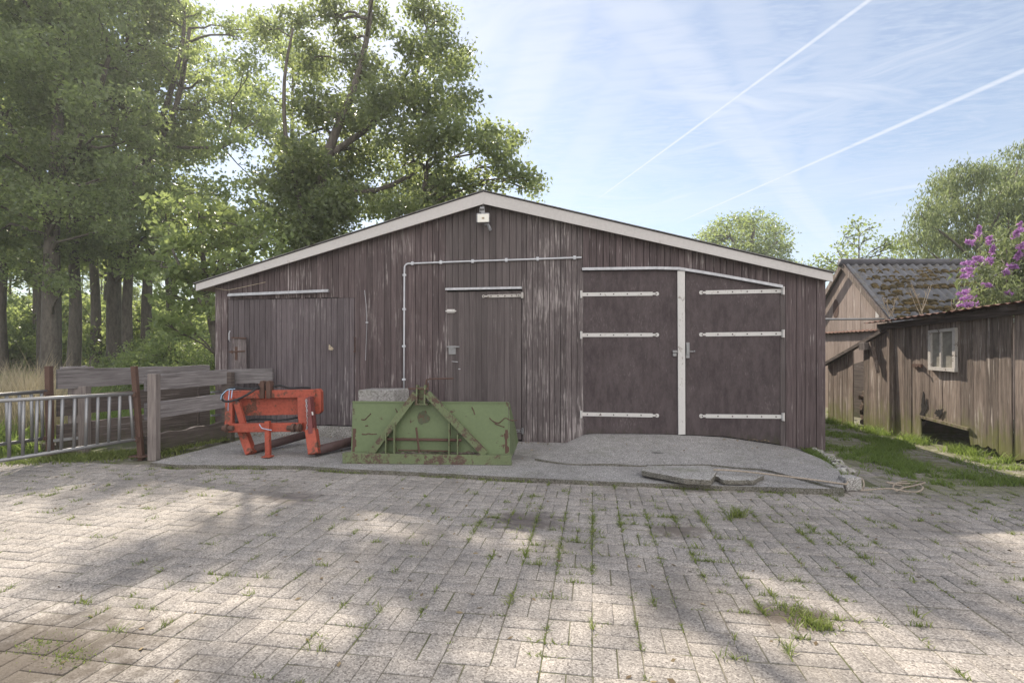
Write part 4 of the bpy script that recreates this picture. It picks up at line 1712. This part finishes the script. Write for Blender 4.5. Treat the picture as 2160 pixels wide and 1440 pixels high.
# dry stalks on the low roof
for (px, top_, n_) in ((1880, 618, 6), (1945, 588, 5), (2010, 634, 3)):
    mb = MB()
    for k in range(n_):
        a = P(px + R.uniform(-6, 6), 668, 8.6)
        b = P(px + R.uniform(-26, 22), top_ + R.uniform(0, 28), 8.6 + R.uniform(-.1, .1))
        m_ = a.lerp(b, .5) + Vector((R.uniform(-.03, .03), 0, 0))
        mb.tube([a, m_, b], [.007, .005, .003], 5)
        c = m_.lerp(b, .4)
        mb.tube([c, c + Vector((R.uniform(-.1, .1), 0, R.uniform(.03, .12)))], [.004, .002], 4)
    tag(mb.build('dry_weed', M['dry']), {1880: 'bare branching stalks on the low shed roof nearest the gable', 1945: 'tallest thin dry stalks standing on the low shed roof', 2010: 'shortest dry stalks on the low shed roof beside the purple bush'}[px], 'weed')


# ------------------------------------------------------------------ vegetation
def leaf_cloud(name, cl, mat, parent, seed, per=26, dens=9., size=.09, asp=.55, spr=.17, droop=0., up=.18, flat=.75, power=2.4):
    """cl: (x, y, z, r) clumps -> sprigs -> single leaves"""
    rg = np.random.default_rng(seed)
    cl = np.array(cl, dtype=float)
    ns = np.maximum(4, (dens * cl[:, 3] ** 2 * 4).astype(int))
    cid = np.repeat(np.arange(len(cl)), ns)
    S = len(cid)
    v = rg.normal(size=(S, 3))
    v /= np.linalg.norm(v, axis=1)[:, None]
    rr = rg.random(S) ** (1 / power)
    sp = cl[cid, :3] + v * (rr * cl[cid, 3])[:, None] * np.array([1, 1, flat])
    st = rg.random(S)
    lid = np.repeat(np.arange(S), per)
    Ln = len(lid)
    off = rg.normal(size=(Ln, 3)) * spr * np.array([1, 1, .7])
    p = sp[lid] + off
    if droop:
        p[:, 2] -= np.abs(rg.normal(size=Ln)) * droop * .35
    a = rg.normal(size=(Ln, 3)) + np.array([0, 0, -droop * 2.5 - .25])
    a /= np.linalg.norm(a, axis=1)[:, None]
    nn_ = rg.normal(size=(Ln, 3)) + np.array([0, 0, up * 2])
    b = np.cross(nn_, a)
    b /= (np.linalg.norm(b, axis=1)[:, None] + 1e-9)
    n3 = np.cross(a, b)
    L = size * rg.uniform(.65, 1.35, Ln)[:, None]
    Wd = L * asp
    q = np.stack([p, p + a * L * .45 + b * Wd * .5 + n3 * L * .09, p + a * L, p + a * L * .45 - b * Wd * .5 + n3 * L * .09], 1)
    rnd = .5 * st[lid] + .5 * rg.random(Ln)
    return np_mesh(name, q.reshape(-1, 3), np.arange(Ln * 4).reshape(-1, 4), rnd, mat, parent)


def limb(mb, a, b, r0, r1, sag=.0, n=6, wob=.12, seed=0):
    a, b = Vector(a), Vector(b)
    L = (b - a).length
    pts, rs = [], []
    for i in range(n + 1):
        f = i / n
        p = a.lerp(b, f)
        k = math.sin(math.pi * f)
        p += Vector((mnoise.noise(Vector((seed, f * 3, 1))), mnoise.noise(Vector((seed, f * 3, 5))), mnoise.noise(Vector((seed, f * 3, 9))))) * wob * k * L * .5
        p.z += sag * k * L
        pts.append(p)
        rs.append(r0 + (r1 - r0) * f)
    mb.tube(pts, rs, 7 if r0 > .05 else 5)
    return pts


def tree(name, trunk, cl, leafm, label, group=None, r0=.3, r1=.05, seed=1, limbs=True, limb_r=.06, barkm=None, cat='tree', **kw):
    """trunk: list of polylines (first one is the stem); cl: clumps as (Vector, r)"""
    base = trunk[0][0]
    t = thing(name, Vector((base.x, base.y, 0)), label, cat, group)
    mb = MB()
    allp = []
    for k, pl in enumerate(trunk):
        pl = smooth_path(pl, 4) if len(pl) > 2 else pl
        n_ = len(pl)
        a0, a1 = (r0, r1) if k == 0 else (r0 * .42, r1 * .7)
        rs = [a0 + (a1 - a0) * (i / (n_ - 1)) ** .8 for i in range(n_)]
        if k == 0:
            rs[0] *= 1.3
        mb.tube(pl, rs, 10)
        allp += list(zip(pl, rs))
    if limbs:
        for i, (c, r) in enumerate(cl):
            best = min(allp, key=lambda q: (q[0] - c).length + max(0, q[0].z - c.z + .3) * 2.0)
            lr = min(best[1] * .7, limb_r * (.6 + .5 * r))
            pts = limb(mb, best[0], c, lr, .012, .05, 6, .3, seed + i * 1.7)
            for k in range(3):
                e = c + Vector((R.gauss(0, 1), R.gauss(0, 1), R.gauss(0, .8))).normalized() * r * .8
                limb(mb, pts[R.choice((3, 4, 5))], e, .014, .004, .0, 3, .2, seed + i + k)
    mb.build('trunk', barkm or M['bark'], t, True)
    leaf_cloud('crown', [(c.x, c.y, c.z, r) for c, r in cl], leafm, t, seed, **kw)
    return t


def pc(lst, d, dj, seed, rs=1.):
    """photo-pixel clumps at depth d with real depth scatter dj"""
    rg = random.Random(seed)
    out = []
    for (x, y, r) in lst:
        dd = d + rg.uniform(-dj, dj)
        out.append((P(x, y, dd), r / F0 * dd * rs))
    return out


# the big tree rising behind the barn
ctr = [(885, 15, 40), (935, 40, 30), (790, 40, 42), (745, 85, 36), (690, 30, 46), (620, 45, 36), (870, 105, 46), (935, 120, 55), (972, 140, 34), (760, 150, 60), (660, 130, 50), (905, 205, 65), (965, 215, 42), (830, 210, 70),
       (740, 240, 70), (650, 230, 60), (930, 285, 60), (980, 285, 34), (860, 300, 70), (780, 330, 60), (700, 350, 70), (640, 330, 60), (1030, 280, 32), (1040, 310, 40), (1082, 300, 28), (1065, 350, 40), (1105, 375, 32), (1130, 396, 22),
       (1020, 390, 42), (950, 375, 52), (880, 390, 60), (955, 430, 45), (720, 430, 70), (640, 430, 60), (610, 360, 50), (660, 390, 50), (690, 440, 55), (650, 480, 50), (720, 390, 45), (630, 300, 45), (790, 420, 50), (600, 390, 50), (690, 500, 60), (620, 500, 50), (560, 440, 40), (840, 440, 50), (900, 440, 50),
       (640, -50, 30), (800, -70, 32), (905, -60, 24), (720, -120, 30), (560, 60, 30)]
tr = [[C(-5.6, 14.5, -.05), P(655, 520, 14.5), P(672, 400, 14.5), P(700, 300, 14.7), P(745, 190, 14.8), P(780, 40, 15), P(780, -130, 15)],
      [P(655, 520, 14.5), P(632, 420, 14.2), P(604, 300, 14.0), P(600, 170, 13.8), P(618, 60, 13.8)],
      [P(690, 330, 14.7), P(790, 260, 15), P(870, 180, 15.2), P(900, 60, 15.4)],
      [P(670, 410, 14.5), P(800, 400, 15), P(900, 350, 15.2), P(960, 330, 15.2)],
      [P(868, 470, 13.9), P(900, 375, 14.4), P(880, 340, 14.6), P(850, 350, 14.6)]]
tree('maple_tree', tr, pc(ctr, 14.8, 1.7, 5), M['centre'], 'tall dense tree rising directly behind the barn roof', None, .24, .04, 21, dens=20., per=32, size=.125, spr=.16)

# bright small-leaved tree over the left barn eave
elder = [(345, 440, 32), (380, 420, 30), (420, 450, 40), (350, 500, 36), (400, 510, 45), (450, 500, 45), (330, 560, 30), (370, 570, 40), (420, 580, 45), (470, 560, 45), (350, 620, 32), (400, 640, 40), (440, 650, 36), (520, 500, 45), (560, 520, 40), (500, 550, 40),
         (340, 680, 28), (390, 690, 34), (430, 600, 30), (480, 450, 50), (540, 470, 45)]
tr = [[C(-6.6, 12.2, -.05), P(440, 640, 12.2), P(430, 560, 12.2), P(420, 460, 12.3)], [P(440, 660, 12.2), P(400, 600, 12.), P(360, 520, 12)]]
tree('elder_tree', tr, pc(elder, 12.2, .9, 8), M['bright'], 'sunlit pale green small tree beside the left barn eave', None, .13, .03, 33, limb_r=.03, dens=15, per=18, size=.15, spr=.13, asp=.6)
eld = [o for o in COL.objects if o.name.startswith('elder_tree')][0]
for (x, y) in ((498, 438), (540, 500), (528, 494), (512, 442), (536, 566), (556, 505)):
    mb = MB()
    c0 = P(x, y, 11.2)
    for k in range(46):
        c = c0 + Vector((R.gauss(0, .075), R.gauss(0, .06), R.gauss(0, .022)))
        mb.add([c + Vector((.012, 0, 0)), c + Vector((0, .012, .003)), c + Vector((-.012, 0, 0)), c + Vector((0, -.012, .003))], [(0, 1, 2, 3)])
    mb.build('blossom', M['cream'], eld)

# dark oak filling the left of the picture
oak = [(x, y, r) for (x, y, r) in [(30, 30, 80), (120, 20, 80), (210, 30, 70), (20, 120, 80), (110, 120, 85), (200, 130, 75), (270, 160, 60), (300, 230, 50), (40, 220, 80), (130, 230, 80), (220, 240, 75), (290, 300, 50), (30, 320, 75), (120, 330, 75), (200, 340, 70),
       (270, 370, 55), (60, 420, 70), (150, 430, 65), (230, 430, 55), (20, 500, 60), (90, 520, 55), (150, 520, 50), (110, 580, 40), (40, 570, 50), (-60, 100, 100), (-60, 300, 100), (-60, 480, 80), (60, -90, 120), (200, -80, 110), (-80, -80, 110), (120, -230, 120), (-10, -250, 120), (130, 600, 30),
       (200, 500, 40), (250, 490, 35), (-150, 200, 110), (-160, 0, 110), (-150, 400, 90)]]
tr = [[C(-14.6, 16.5, -.05), P(109, 620, 16.5), P(110, 500, 16.5), P(120, 300, 16.5), P(130, 60, 16.6), P(125, -180, 16.6)], [P(110, 480, 16.5), P(60, 330, 16.3), P(10, 250, 16)], [P(112, 400, 16.5), P(190, 250, 16.4), P(230, 120, 16)]]
tree('oak_tree', tr, pc(oak, 16.2, 1.9, 9), M['oak'], 'great dark oak filling the upper left above the meadow', None, .30, .08, 44, dens=8., per=36, size=.13, spr=.17)

# tree behind it with its limbs showing against the sky
mid = [(345, 40, 50), (425, 30, 26), (490, 60, 34), (525, 135, 38), (395, 115, 24), (455, 165, 28), (340, 130, 34), (500, 220, 50), (440, 240, 50), (380, 260, 45), (340, 310, 45), (420, 320, 50), (490, 300, 50), (540, 60, 45), (330, 400, 50), (400, 400, 45), (460, 400, 40), (530, 380, 40), (290, 470, 50), (560, 250, 35),
       (330, -60, 50), (300, -110, 60), (260, 560, 40), (300, 560, 45), (230, 530, 45)]
tr = [[C(-15.6, 20.5, -.05), P(241, 600, 20.5), P(255, 470, 20.4), P(300, 350, 20.2), P(370, 230, 20), P(400, 60, 20)], [P(290, 370, 20.2), P(340, 300, 20), P(360, 310, 20), P(470, 312, 19.8)], [P(330, 290, 20.2), P(380, 120, 20), P(390, 20, 20)], [P(250, 500, 20.4), P(242, 330, 20.5), P(230, 120, 20.6)]]
tree('beech_tree', tr, pc(mid, 20, 2.0, 12), M['wood_l'], 'thick straight trunk tree with bare forked limbs against the sky', None, .30, .06, 55, dens=8., per=32, size=.15, spr=.19)

# woodland: a proto and copies
LB = 'tall leafy tree with a dark straight trunk in the wood beyond the meadow'
rgw = random.Random(77)
cl = []
for i in range(24):
    a, u = rgw.uniform(0, 6.283), rgw.random()
    z = 4.4 + 12.5 * rgw.random() ** .9
    rad_ = (2.9 - 2.0 * abs((z - 9) / 9) ** 1.5) * math.sqrt(u) * 1.15
    cl.append((Vector((rad_ * math.cos(a), rad_ * math.sin(a), z)), rgw.uniform(.7, 1.25)))
proto = tree('forest_tree', [[Vector((0, 0, -.1)), Vector((.1, 0, 3)), Vector((-.05, .1, 7)), Vector((.1, 0, 12)), Vector((0, 0, 16))]], cl, M['wood_l'], LB, 'woodland trees beyond the meadow', .25, .04, 66, dens=5.5, per=20, size=.18, spr=.22)


def copy_tree(o, loc, rz, s, label=None, group=None):
    r = o.copy()
    COL.objects.link(r)
    r.location, r.rotation_euler, r.scale = loc, (0, 0, rz), (s, s, s)
    if label:
        r['label'] = label
    if group:
        r['group'] = group
    for ch in o.children:
        c = ch.copy()
        COL.objects.link(c)
        c.parent = r
        for g in ch.children:
            d = g.copy()
            COL.objects.link(d)
            d.parent = c
    return r


small = [(20, 36), (60, 40), (112, 34), (175, 42), (215, 37), (265, 44), (310, 34), (350, 41), (-40, 38), (-90, 34), (400, 37), (140, 48), (236, 52), (80, 54), (-10, 50), (330, 52), (455, 45)]
spots = [(152, 18.5, 1.0, .9), (201, 22, 1.02, 2.2), (274, 19.6, .95, 4.1), (312, 23, 1.1, 5.), (355, 26, 1.1, 1.1), (90, 23, 1.0, 2.7), (74, 27, 1.05, .3), (8, 22, 1.0, 4.4), (-70, 26, 1.1, .6), (-150, 23, 1.05, 2.), (230, 33, 1.2, 3.6), (620, 26, 1.0, 4.)]
for i, (px, d, s, rz) in enumerate(spots):
    L = C((px - 1080) / F0 * d, d, 0)
    if i == 0:
        proto.location, proto.rotation_euler, proto.scale = L, (0, 0, rz), (s, s, s)
    else:
        copy_tree(proto, L, rz, s)

for i, (px, d) in enumerate(small):
    copy_tree(proto, C((px - 1080) / F0 * d, d, -.5), rgw.uniform(0, 6.28), rgw.uniform(.42, .62), 'low slender young tree filling the gaps far behind the woodland trunks', 'young trees deep in the wood')
# undergrowth bushes at the wood's edge
cl = []
for i in range(16):
    a, u = rgw.uniform(0, 6.283), math.sqrt(rgw.random())
    cl.append((Vector((1.1 * u * math.cos(a), 1.1 * u * math.sin(a), rgw.uniform(.25, 1.7 - .6 * u))), rgw.uniform(.32, .55)))
LBU = 'leafy green undergrowth bush among the trunks at the edge of the wood'
bush = tree('bush', [[Vector((0, 0, -.1)), Vector((0, .05, .6)), Vector((.1, 0, 1.2))]], cl, M['wood_l'], LBU, 'undergrowth bushes at the edge of the wood', .04, .015, 71, limb_r=.014, cat='bush', dens=20, per=18, size=.10, spr=.12)
bs = [(330, 14.5, .85), (375, 15, 1.0), (420, 14, .8), (455, 13.5, .75), (300, 17, .9), (360, 17.5, 1.3), (440, 17, 1.2), (260, 24, 1.4), (200, 26, 1.5), (140, 25, 1.4), (90, 27, 1.6), (30, 26, 1.5), (-30, 24, 1.5), (-100, 26, 1.6), (175, 31, 2.), (60, 34, 2.2), (260, 33, 2.1), (-20, 36, 2.4), (50, 29, 2.3), (115, 28, 2.2), (180, 29, 2.3), (250, 28, 2.2), (310, 24, 1.9), (0, 31, 2.5), (140, 33, 2.9), (220, 34, 2.9), (80, 36, 3.1), (285, 36, 3.1), (120, 40, 2.6), (340, 30, 2.2), (420, 28, 2.2), (500, 26, 2), (400, 22, 1.7), (220, 42, 2.8), (0, 44, 2.8), (-120, 38, 2.6), (300, 46, 3.), (70, 50, 3.2), (170, 54, 3.4), (-200, 34, 2.4)]
for i, (px, d, s) in enumerate(bs):
    L = C((px - 1080) / F0 * d, d, 0)
    if i == 0:
        bush.location, bush.scale = L, (s, s, s)
    else:
        copy_tree(bush, L, rgw.uniform(0, 6.28), s)

# right side: oak beyond the barn, thin shrub, willow, butterfly bush
roak = [(1500, 490, 26), (1530, 475, 26), (1560, 465, 26), (1590, 462, 26), (1620, 475, 26), (1645, 490, 22), (1510, 510, 26), (1545, 505, 30), (1585, 500, 34), (1625, 512, 30), (1655, 520, 22), (1600, 530, 30), (1640, 545, 26), (1660, 550, 18), (1560, 530, 28), (1520, 530, 24), (1600, 570, 40), (1560, 570, 40), (1640, 580, 36), (1490, 500, 16), (1680, 560, 12)]
tr = [[C((1590 - 1080) / F0 * 38, 38, -.05), P(1590, 620, 38), P(1585, 540, 38), P(1590, 480, 38)], [P(1586, 560, 38), P(1540, 500, 38)], [P(1586, 560, 38), P(1640, 510, 38)]]
tree('oak_tree', tr, pc(roak, 38, 2.2, 15), M['oak'], 'rounded green oak showing above the right slope of the barn roof', None, .35, .1, 81, dens=9, per=18, size=.19, spr=.27)
shr = [(1740, 545, 22), (1765, 530, 20), (1790, 490, 20), (1810, 475, 16), (1800, 515, 22), (1830, 500, 18), (1835, 480, 12), (1860, 535, 22), (1880, 520, 18), (1870, 510, 14), (1820, 540, 24), (1780, 555, 26), (1730, 560, 20), (1890, 545, 18), (1850, 560, 26), (1750, 570, 26), (1710, 575, 14)]
tr = [[C((1815 - 1080) / F0 * 17, 17, -.05), P(1812, 600, 17), P(1812, 480, 17)], [P(1812, 620, 17), P(1765, 525, 17)], [P(1812, 620, 17), P(1868, 515, 17)]]
tree('young_tree', tr, pc(shr, 17, .8, 18), M['bright'], 'airy young tree behind the mossy shed ridge', None, .05, .012, 91, limb_r=.014, dens=15, per=14, size=.11, spr=.15)
wil = [(1990, 400, 36), (2030, 370, 38), (2075, 355, 36), (2110, 375, 34), (1960, 425, 26), (1945, 455, 24), (1990, 450, 36), (2040, 430, 40), (2090, 430, 40), (2140, 400, 40), (2150, 350, 30), (1930, 490, 24), (1965, 495, 32), (2010, 500, 38), (2060, 490, 40), (2120, 480, 44), (2170, 440, 50), (1915, 500, 18), (1960, 540, 30), (2010, 555, 36), (2060, 560, 40), (2200, 380, 50), (2210, 500, 60), (2160, 540, 50), (2250, 440, 60), (1900, 510, 10), (1985, 365, 16), (2150, 310, 22)]
tr = [[C((2070 - 1080) / F0 * 20, 20, -.05), P(2070, 620, 20), P(2065, 540, 20), P(2060, 470, 20), P(2075, 370, 20)], [P(2066, 560, 20), P(2000, 500, 19.6), P(1950, 470, 19.4)], [P(2064, 520, 20), P(2020, 430, 20.2), P(2000, 400, 20.2)], [P(2064, 520, 20), P(2120, 430, 20.4), P(2150, 350, 20.4)], [P(2068, 590, 20), P(2000, 560, 19.7), P(1960, 530, 19.6)]]
tree('willow_tree', tr, pc(wil, 20, 1.2, 22), M['willow'], 'pale feathery willow at the far right behind the sheds', None, .17, .03, 101, limb_r=.04, dens=19, per=34, size=.16, asp=.26, spr=.2, droop=.9)
bud = [(2070, 560, 30), (2110, 530, 34), (2150, 510, 36), (2095, 595, 34), (2140, 575, 38), (2180, 540, 40), (2065, 610, 24), (2110, 620, 30), (2160, 610, 40), (2090, 500, 22), (2130, 475, 22), (2190, 600, 44), (2050, 640, 16), (2085, 635, 20), (2230, 540, 50), (2240, 620, 50), (2220, 480, 40)]
tr = [[C(8.2, 8.6, -.05), P(2120, 640, 8.5), P(2120, 560, 8.5)], [P(2140, 650, 8.5), P(2080, 580, 8.4)], [P(2130, 650, 8.5), P(2180, 540, 8.6)]]
bt = tree('butterfly_bush', tr, pc(bud, 8.5, .45, 25), M['budl'], 'butterfly bush with purple flower spikes above the low shed roof', None, .05, .012, 111, limb_r=.016, cat='bush', dens=60, per=22, size=.11, asp=.24, spr=.10, droop=.35)
rgp = np.random.default_rng(31)
for (px, py, dx, dy) in [(2062, 497, 3, -16), (2055, 512, -14, -2), (2085, 512, 4, -10), (2072, 548, -14, -4), (2055, 553, -22, 2), (2052, 565, -20, 4), (2048, 577, -18, 6), (2045, 615, -22, 4), (2050, 627, -20, 4), (2058, 642, -20, 3), (2042, 640, -16, 4), (2092, 535, 3, -14), (2118, 570, 8, 6), (2150, 490, 3, -18), (2132, 560, 12, 4), (2122, 618, 10, 2), (2085, 545, 6, 8), (2146, 545, 4, -12), (2150, 525, 6, -10), (2080, 600, 9, 3), (2140, 497, 5, -8)]:
    a, b = P(px, py, 8.05), P(px + dx, py + dy, 8.0)
    Ln = 110
    f = rgp.random(Ln)
    rr = .026 * (1 - .75 * f)
    base_ = np.array(a)[None] + (np.array(b) - np.array(a))[None] * (f * 1.25)[:, None] + rgp.normal(size=(Ln, 3)) * rr[:, None]
    u = rgp.normal(size=(Ln, 3)) * .011
    v = rgp.normal(size=(Ln, 3)) * .011
    q = np.stack([base_ - u, base_ - v, base_ + u, base_ + v], 1).reshape(-1, 3)
    np_mesh('flower_spike', q, np.arange(Ln * 4).reshape(-1, 4), rgp.random(Ln), M['purple'], bt)


# ------------------------------------------------------------------ grass
def blades(name, pts, hts, mat, seed, width=.006, lean=.35, loc=None, parent=None):
    rg = np.random.default_rng(seed)
    n_ = len(pts)
    a = rg.uniform(0, 6.283, n_)
    side = np.stack([np.cos(a), np.sin(a), np.zeros(n_)], 1)
    ln = rg.normal(size=(n_, 2)) * lean
    tip = pts + np.stack([ln[:, 0] * hts, ln[:, 1] * hts, hts], 1)
    midp = pts + np.stack([ln[:, 0] * hts * .3, ln[:, 1] * hts * .3, hts * .55], 1)
    wv = (width * rg.uniform(.6, 1.3, n_))[:, None]
    q = np.stack([pts - side * wv, pts + side * wv, midp + side * wv * .7, midp - side * wv * .7, midp - side * wv * .7, midp + side * wv * .7, tip + side * wv * .08, tip - side * wv * .08], 1)
    f = np.arange(n_ * 8).reshape(-1, 4)
    return np_mesh(name, q.reshape(-1, 3), f, np.repeat(rg.random(n_), 2), mat, parent, loc)


rg = np.random.default_rng(5)
# meadow beyond the fence
pts, hts = [], []
for _ in range(34000):
    d = 6.3 + 18 * rg.random() ** 1.6
    px = rg.uniform(-120, 470)
    X = (px - 1080) / F0 * d
    if d < 6.35 + max(0, (X + 5.5)) * 1.62 or (X > -5.7 and d < 8.2) or d < 5.9 + .0:
        continue
    p = C(X, d, -.02)
    k = mnoise.noise(Vector((p.x * .8, p.y * .8, 1)))
    pts.append((p.x, p.y, -.02))
    hts.append(max(.08, .22 + .22 * k + rg.normal() * .07) * (1.0 if px > 110 else 1.35))
tag(blades('meadow_grass', np.array(pts), np.array(hts), M['meadow'], 3, .008, .4), kind='stuff')
# tall seeding grass at the left
pts, hts = [], []
for _ in range(2600):
    d = rg.uniform(6.9, 10.5)
    px = rg.normal(55, 45)
    p = C((px - 1080) / F0 * d, d, 0)
    pts.append((p.x, p.y, 0))
    hts.append(max(.3, rg.normal(.85, .17)))
tag(blades('seed_grass', np.array(pts), np.array(hts), M['straw'], 4, .006, .3), kind='stuff')
# weeds in the joints
pts, hts = [], []
hot = [(G(1110, 1100), .55, .5), (G(1250, 1150), .9, .30), (G(1440, 1110), .6, .4), (G(1680, 1300), .35, .45), (G(60, 1380), .35, .3), (G(1900, 1000), 1.0, .7), (G(1560, 1060), .8, .35), (G(1800, 1150), .8, .25), (G(400, 1000), 1., .1)]
for _ in range(64000):
    x, y = rg.uniform(-7.5, 7.5), rg.uniform(-7, -1.6)
    if not paved(x, y):
        continue
    pr = .012
    for c, r_, k in hot:
        dd = ((x - c.x) ** 2 + (y - c.y) ** 2) / r_ ** 2
        pr += k * math.exp(-dd * 1.3) * .30
    pr *= .4 + 1.3 * max(0, mnoise.noise(Vector((x * 2.2, y * 2.2, 6))) + .3)
    if rg.random() > pr:
        continue
    gx = .105 if rg.random() < .3 else .21
    if rg.random() < .6:
        x = round(x / gx) * gx
    else:
        y = round(y / gx) * gx
    hh = rg.uniform(.008, .028) * (1.5 if rg.random() < .12 else 1)
    nb = int(rg.integers(8, 22))
    sx, sy = (.006, .03) if abs(x / .105 - round(x / .105)) < .01 else (.03, .006)
    for _k in range(nb):
        pts.append((x + rg.normal() * sx, y + rg.normal() * sy, -.012))
        hts.append(hh * rg.uniform(.6, 1.3) + .012)
for _ in range(2600):                    # along the front edge of the apron
    i = rg.integers(0, len(fe) - 1)
    p = fe[i].lerp(fe[i + 1], rg.random())
    if mnoise.noise(Vector((p.x * 1.7, 3, 3))) < .0:
        continue
    pts.append((p.x + rg.normal() * .02, p.y - .012 + rg.normal() * .008, -.01))
    hts.append(rg.uniform(.012, .05))
tag(blades('joint_weeds', np.array(pts), np.array(hts), M['weed'], 6, .0035, .75), kind='stuff')
# greener alley
pts, hts = [], []
for _ in range(60000):
    d = rg.uniform(5.0, 10.5)
    X = rg.uniform(3.4, 5.95)
    p = C(X, d, 0)
    if p.x < 2.95 or (p.y < -1.7 and rg.random() > .3):
        continue
    k = .7 * mnoise.noise(Vector((p.x * 1.6, p.y * 1.6, 2))) + .6 * mnoise.noise(Vector((p.x * 7, p.y * 7, 2)))
    c_ = X - 4.75
    if k < -.20 + .24 * abs(c_) + (.2 if X > 5.6 else 0) + .36 * rg.random():
        continue
    pts.append((p.x, p.y, -.012))
    hts.append(max(.014, .045 + .07 * k + rg.normal() * .015))
for _ in range(2600):                    # along the shed's foot
    d = rg.uniform(6.0, 9.6)
    p = C(5.72 + rg.normal() * .07, d, 0)
    if mnoise.noise(Vector((d * 2.5, 0, 3))) < -.1:
        continue
    pts.append((p.x, p.y, -.012))
    hts.append(rg.uniform(.04, .16))
for _ in range(1500):                    # along the edging stones
    i = rg.integers(0, len(st_px))
    c = G(st_px[i][0] - 14, st_px[i][1] + 4)
    pts.append((c.x + rg.normal() * .05, c.y + rg.normal() * .05, 0))
    hts.append(rg.uniform(.04, .11))
tag(blades('alley_grass', np.array(pts), np.array(hts), M['meadow'], 8, .005, .6), kind='stuff')
# grass at the foot of the fences
pts, hts = [], []
for _ in range(5200):
    f = rg.random()
    p = C(-5.9, 6.1).lerp(C(-4.45, 6.6), f) + Vector((rg.normal() * .16, rg.normal() * .12, 0))
    pts.append((p.x, p.y, -.01))
    hts.append(rg.uniform(.02, .09))
for _ in range(900):
    p = C(-4.35, 6.45).lerp(C(-4.1, 7.4), rg.random()) + Vector((rg.normal() * .04 + .03, rg.normal() * .03, 0))
    pts.append((p.x, p.y, .04))
    hts.append(rg.uniform(.02, .07))
tag(blades('verge_grass', np.array(pts), np.array(hts), M['weed'], 9, .005, .6), kind='stuff')


def tuft(px, py, r_, h_, n_, label, seed, mat='weed'):
    c = G(px, py)
    rg = np.random.default_rng(seed)
    p = np.stack([c.x + rg.normal(size=n_) * r_, c.y + rg.normal(size=n_) * r_ * .7, np.full(n_, -.012)], 1)
    o = blades('grass_tuft', p, rg.uniform(.5, 1.2, n_) * h_, M[mat], seed, .004, .55, (c.x, c.y, 0))
    return tag(o, label, 'grass tuft', 'grass tufts growing in the paving')


tuft(1722, 1318, .05, .05, 200, 'tallest bright grass tuft growing from the soil patch on the paving', 61)
tuft(1675, 1288, .05, .035, 150, 'low spreading grass tuft beside the tallest one on the soil patch', 62)
tuft(1553, 1090, .03, .10, 90, 'thin upright grass tuft in the shaded paving right of centre', 63)
tuft(150, 1388, .06, .022, 260, 'flat mossy grass tuft at the lower left corner of the yard', 64)
tuft(85, 1362, .06, .022, 240, 'mossy grass tuft on bare soil by the lower left corner', 65)
# broad-leaved weeds at the shed
for (px, py, s, lb) in ((1868, 905, .42, 'leafy green weed growing against the lean-to boards'), (1772, 882, .28, 'small leafy weed at the far end of the shed wall')):
    c = G(px, py)
    t = thing('leafy_weed', Vector((c.x, c.y, 0)), lb, 'weed')
    leaf_cloud('leaves', [(c.x, c.y, s * .35, s * .45), (c.x + .03, c.y, s * .75, s * .35), (c.x - .08, c.y - .05, s * .3, s * .35)], M['bright'], t, 5, dens=60, per=10, size=.06, spr=.05, asp=.6)
    mb = MB()
    for k in range(5):
        mb.tube([c + Vector((0, 0, -.02)), c + Vector((R.uniform(-.1, .1), R.uniform(-.1, .1), s * R.uniform(.6, 1)))], [.006, .003], 5)
    mb.build('stem', M['meadow'], t)

# fallen leaves and chips blown over the yard and against the wall
rg = np.random.default_rng(77)
cs = []
for _ in range(420):
    x, y = rg.uniform(-6.5, 5.5), rg.uniform(-6.6, -1.9)
    cs.append((x, y, hz(x, y) + .004))
for _ in range(380):
    x = rg.uniform(-5.3, 2.3)
    y = -.06 - abs(rg.normal()) * .10
    cs.append((x, y, .058 if x < .4 else (.17 if x < 2.2 else .09)))
for _ in range(160):
    x = rg.uniform(-4.9, 2.4)
    cs.append((x, -.5 - abs(rg.normal()) * .5, .056 if x < .3 else .16))
cs = np.array(cs)
n_ = len(cs)
a_ = rg.uniform(0, 6.283, n_)
L_ = rg.uniform(.008, .022, n_)
u = np.stack([np.cos(a_) * L_, np.sin(a_) * L_, rg.normal(size=n_) * .003], 1)
v = np.stack([-np.sin(a_) * L_ * .5, np.cos(a_) * L_ * .5, rg.normal(size=n_) * .003], 1)
q = np.stack([cs - u, cs - v, cs + u, cs + v], 1).reshape(-1, 3)
lm = leafmat('litter', (.10, .07, .04), (.30, .23, .13), (.1, .08, .04), .1, .9)
tag(np_mesh('leaf_litter', q, np.arange(n_ * 4).reshape(-1, 4), rg.random(n_), lm), kind='stuff')

# ------------------------------------------------------------------ added haze volume, imitating the milky lift of lens flare
hm, ht = new_mat('added_haze')
o_ = ht.n('ShaderNodeOutputMaterial')
ht.set(o_.inputs['Volume'], ht.n('ShaderNodeVolumePrincipled', {'Color': (.93, .95, 1.0, 1), 'Density': .0014, 'Anisotropy': .4}).outputs[0])
mb = MB()
mb.box((0, 25, 11.5), 150, 110, 25)
tag(mb.build('haze', hm), kind='stuff')
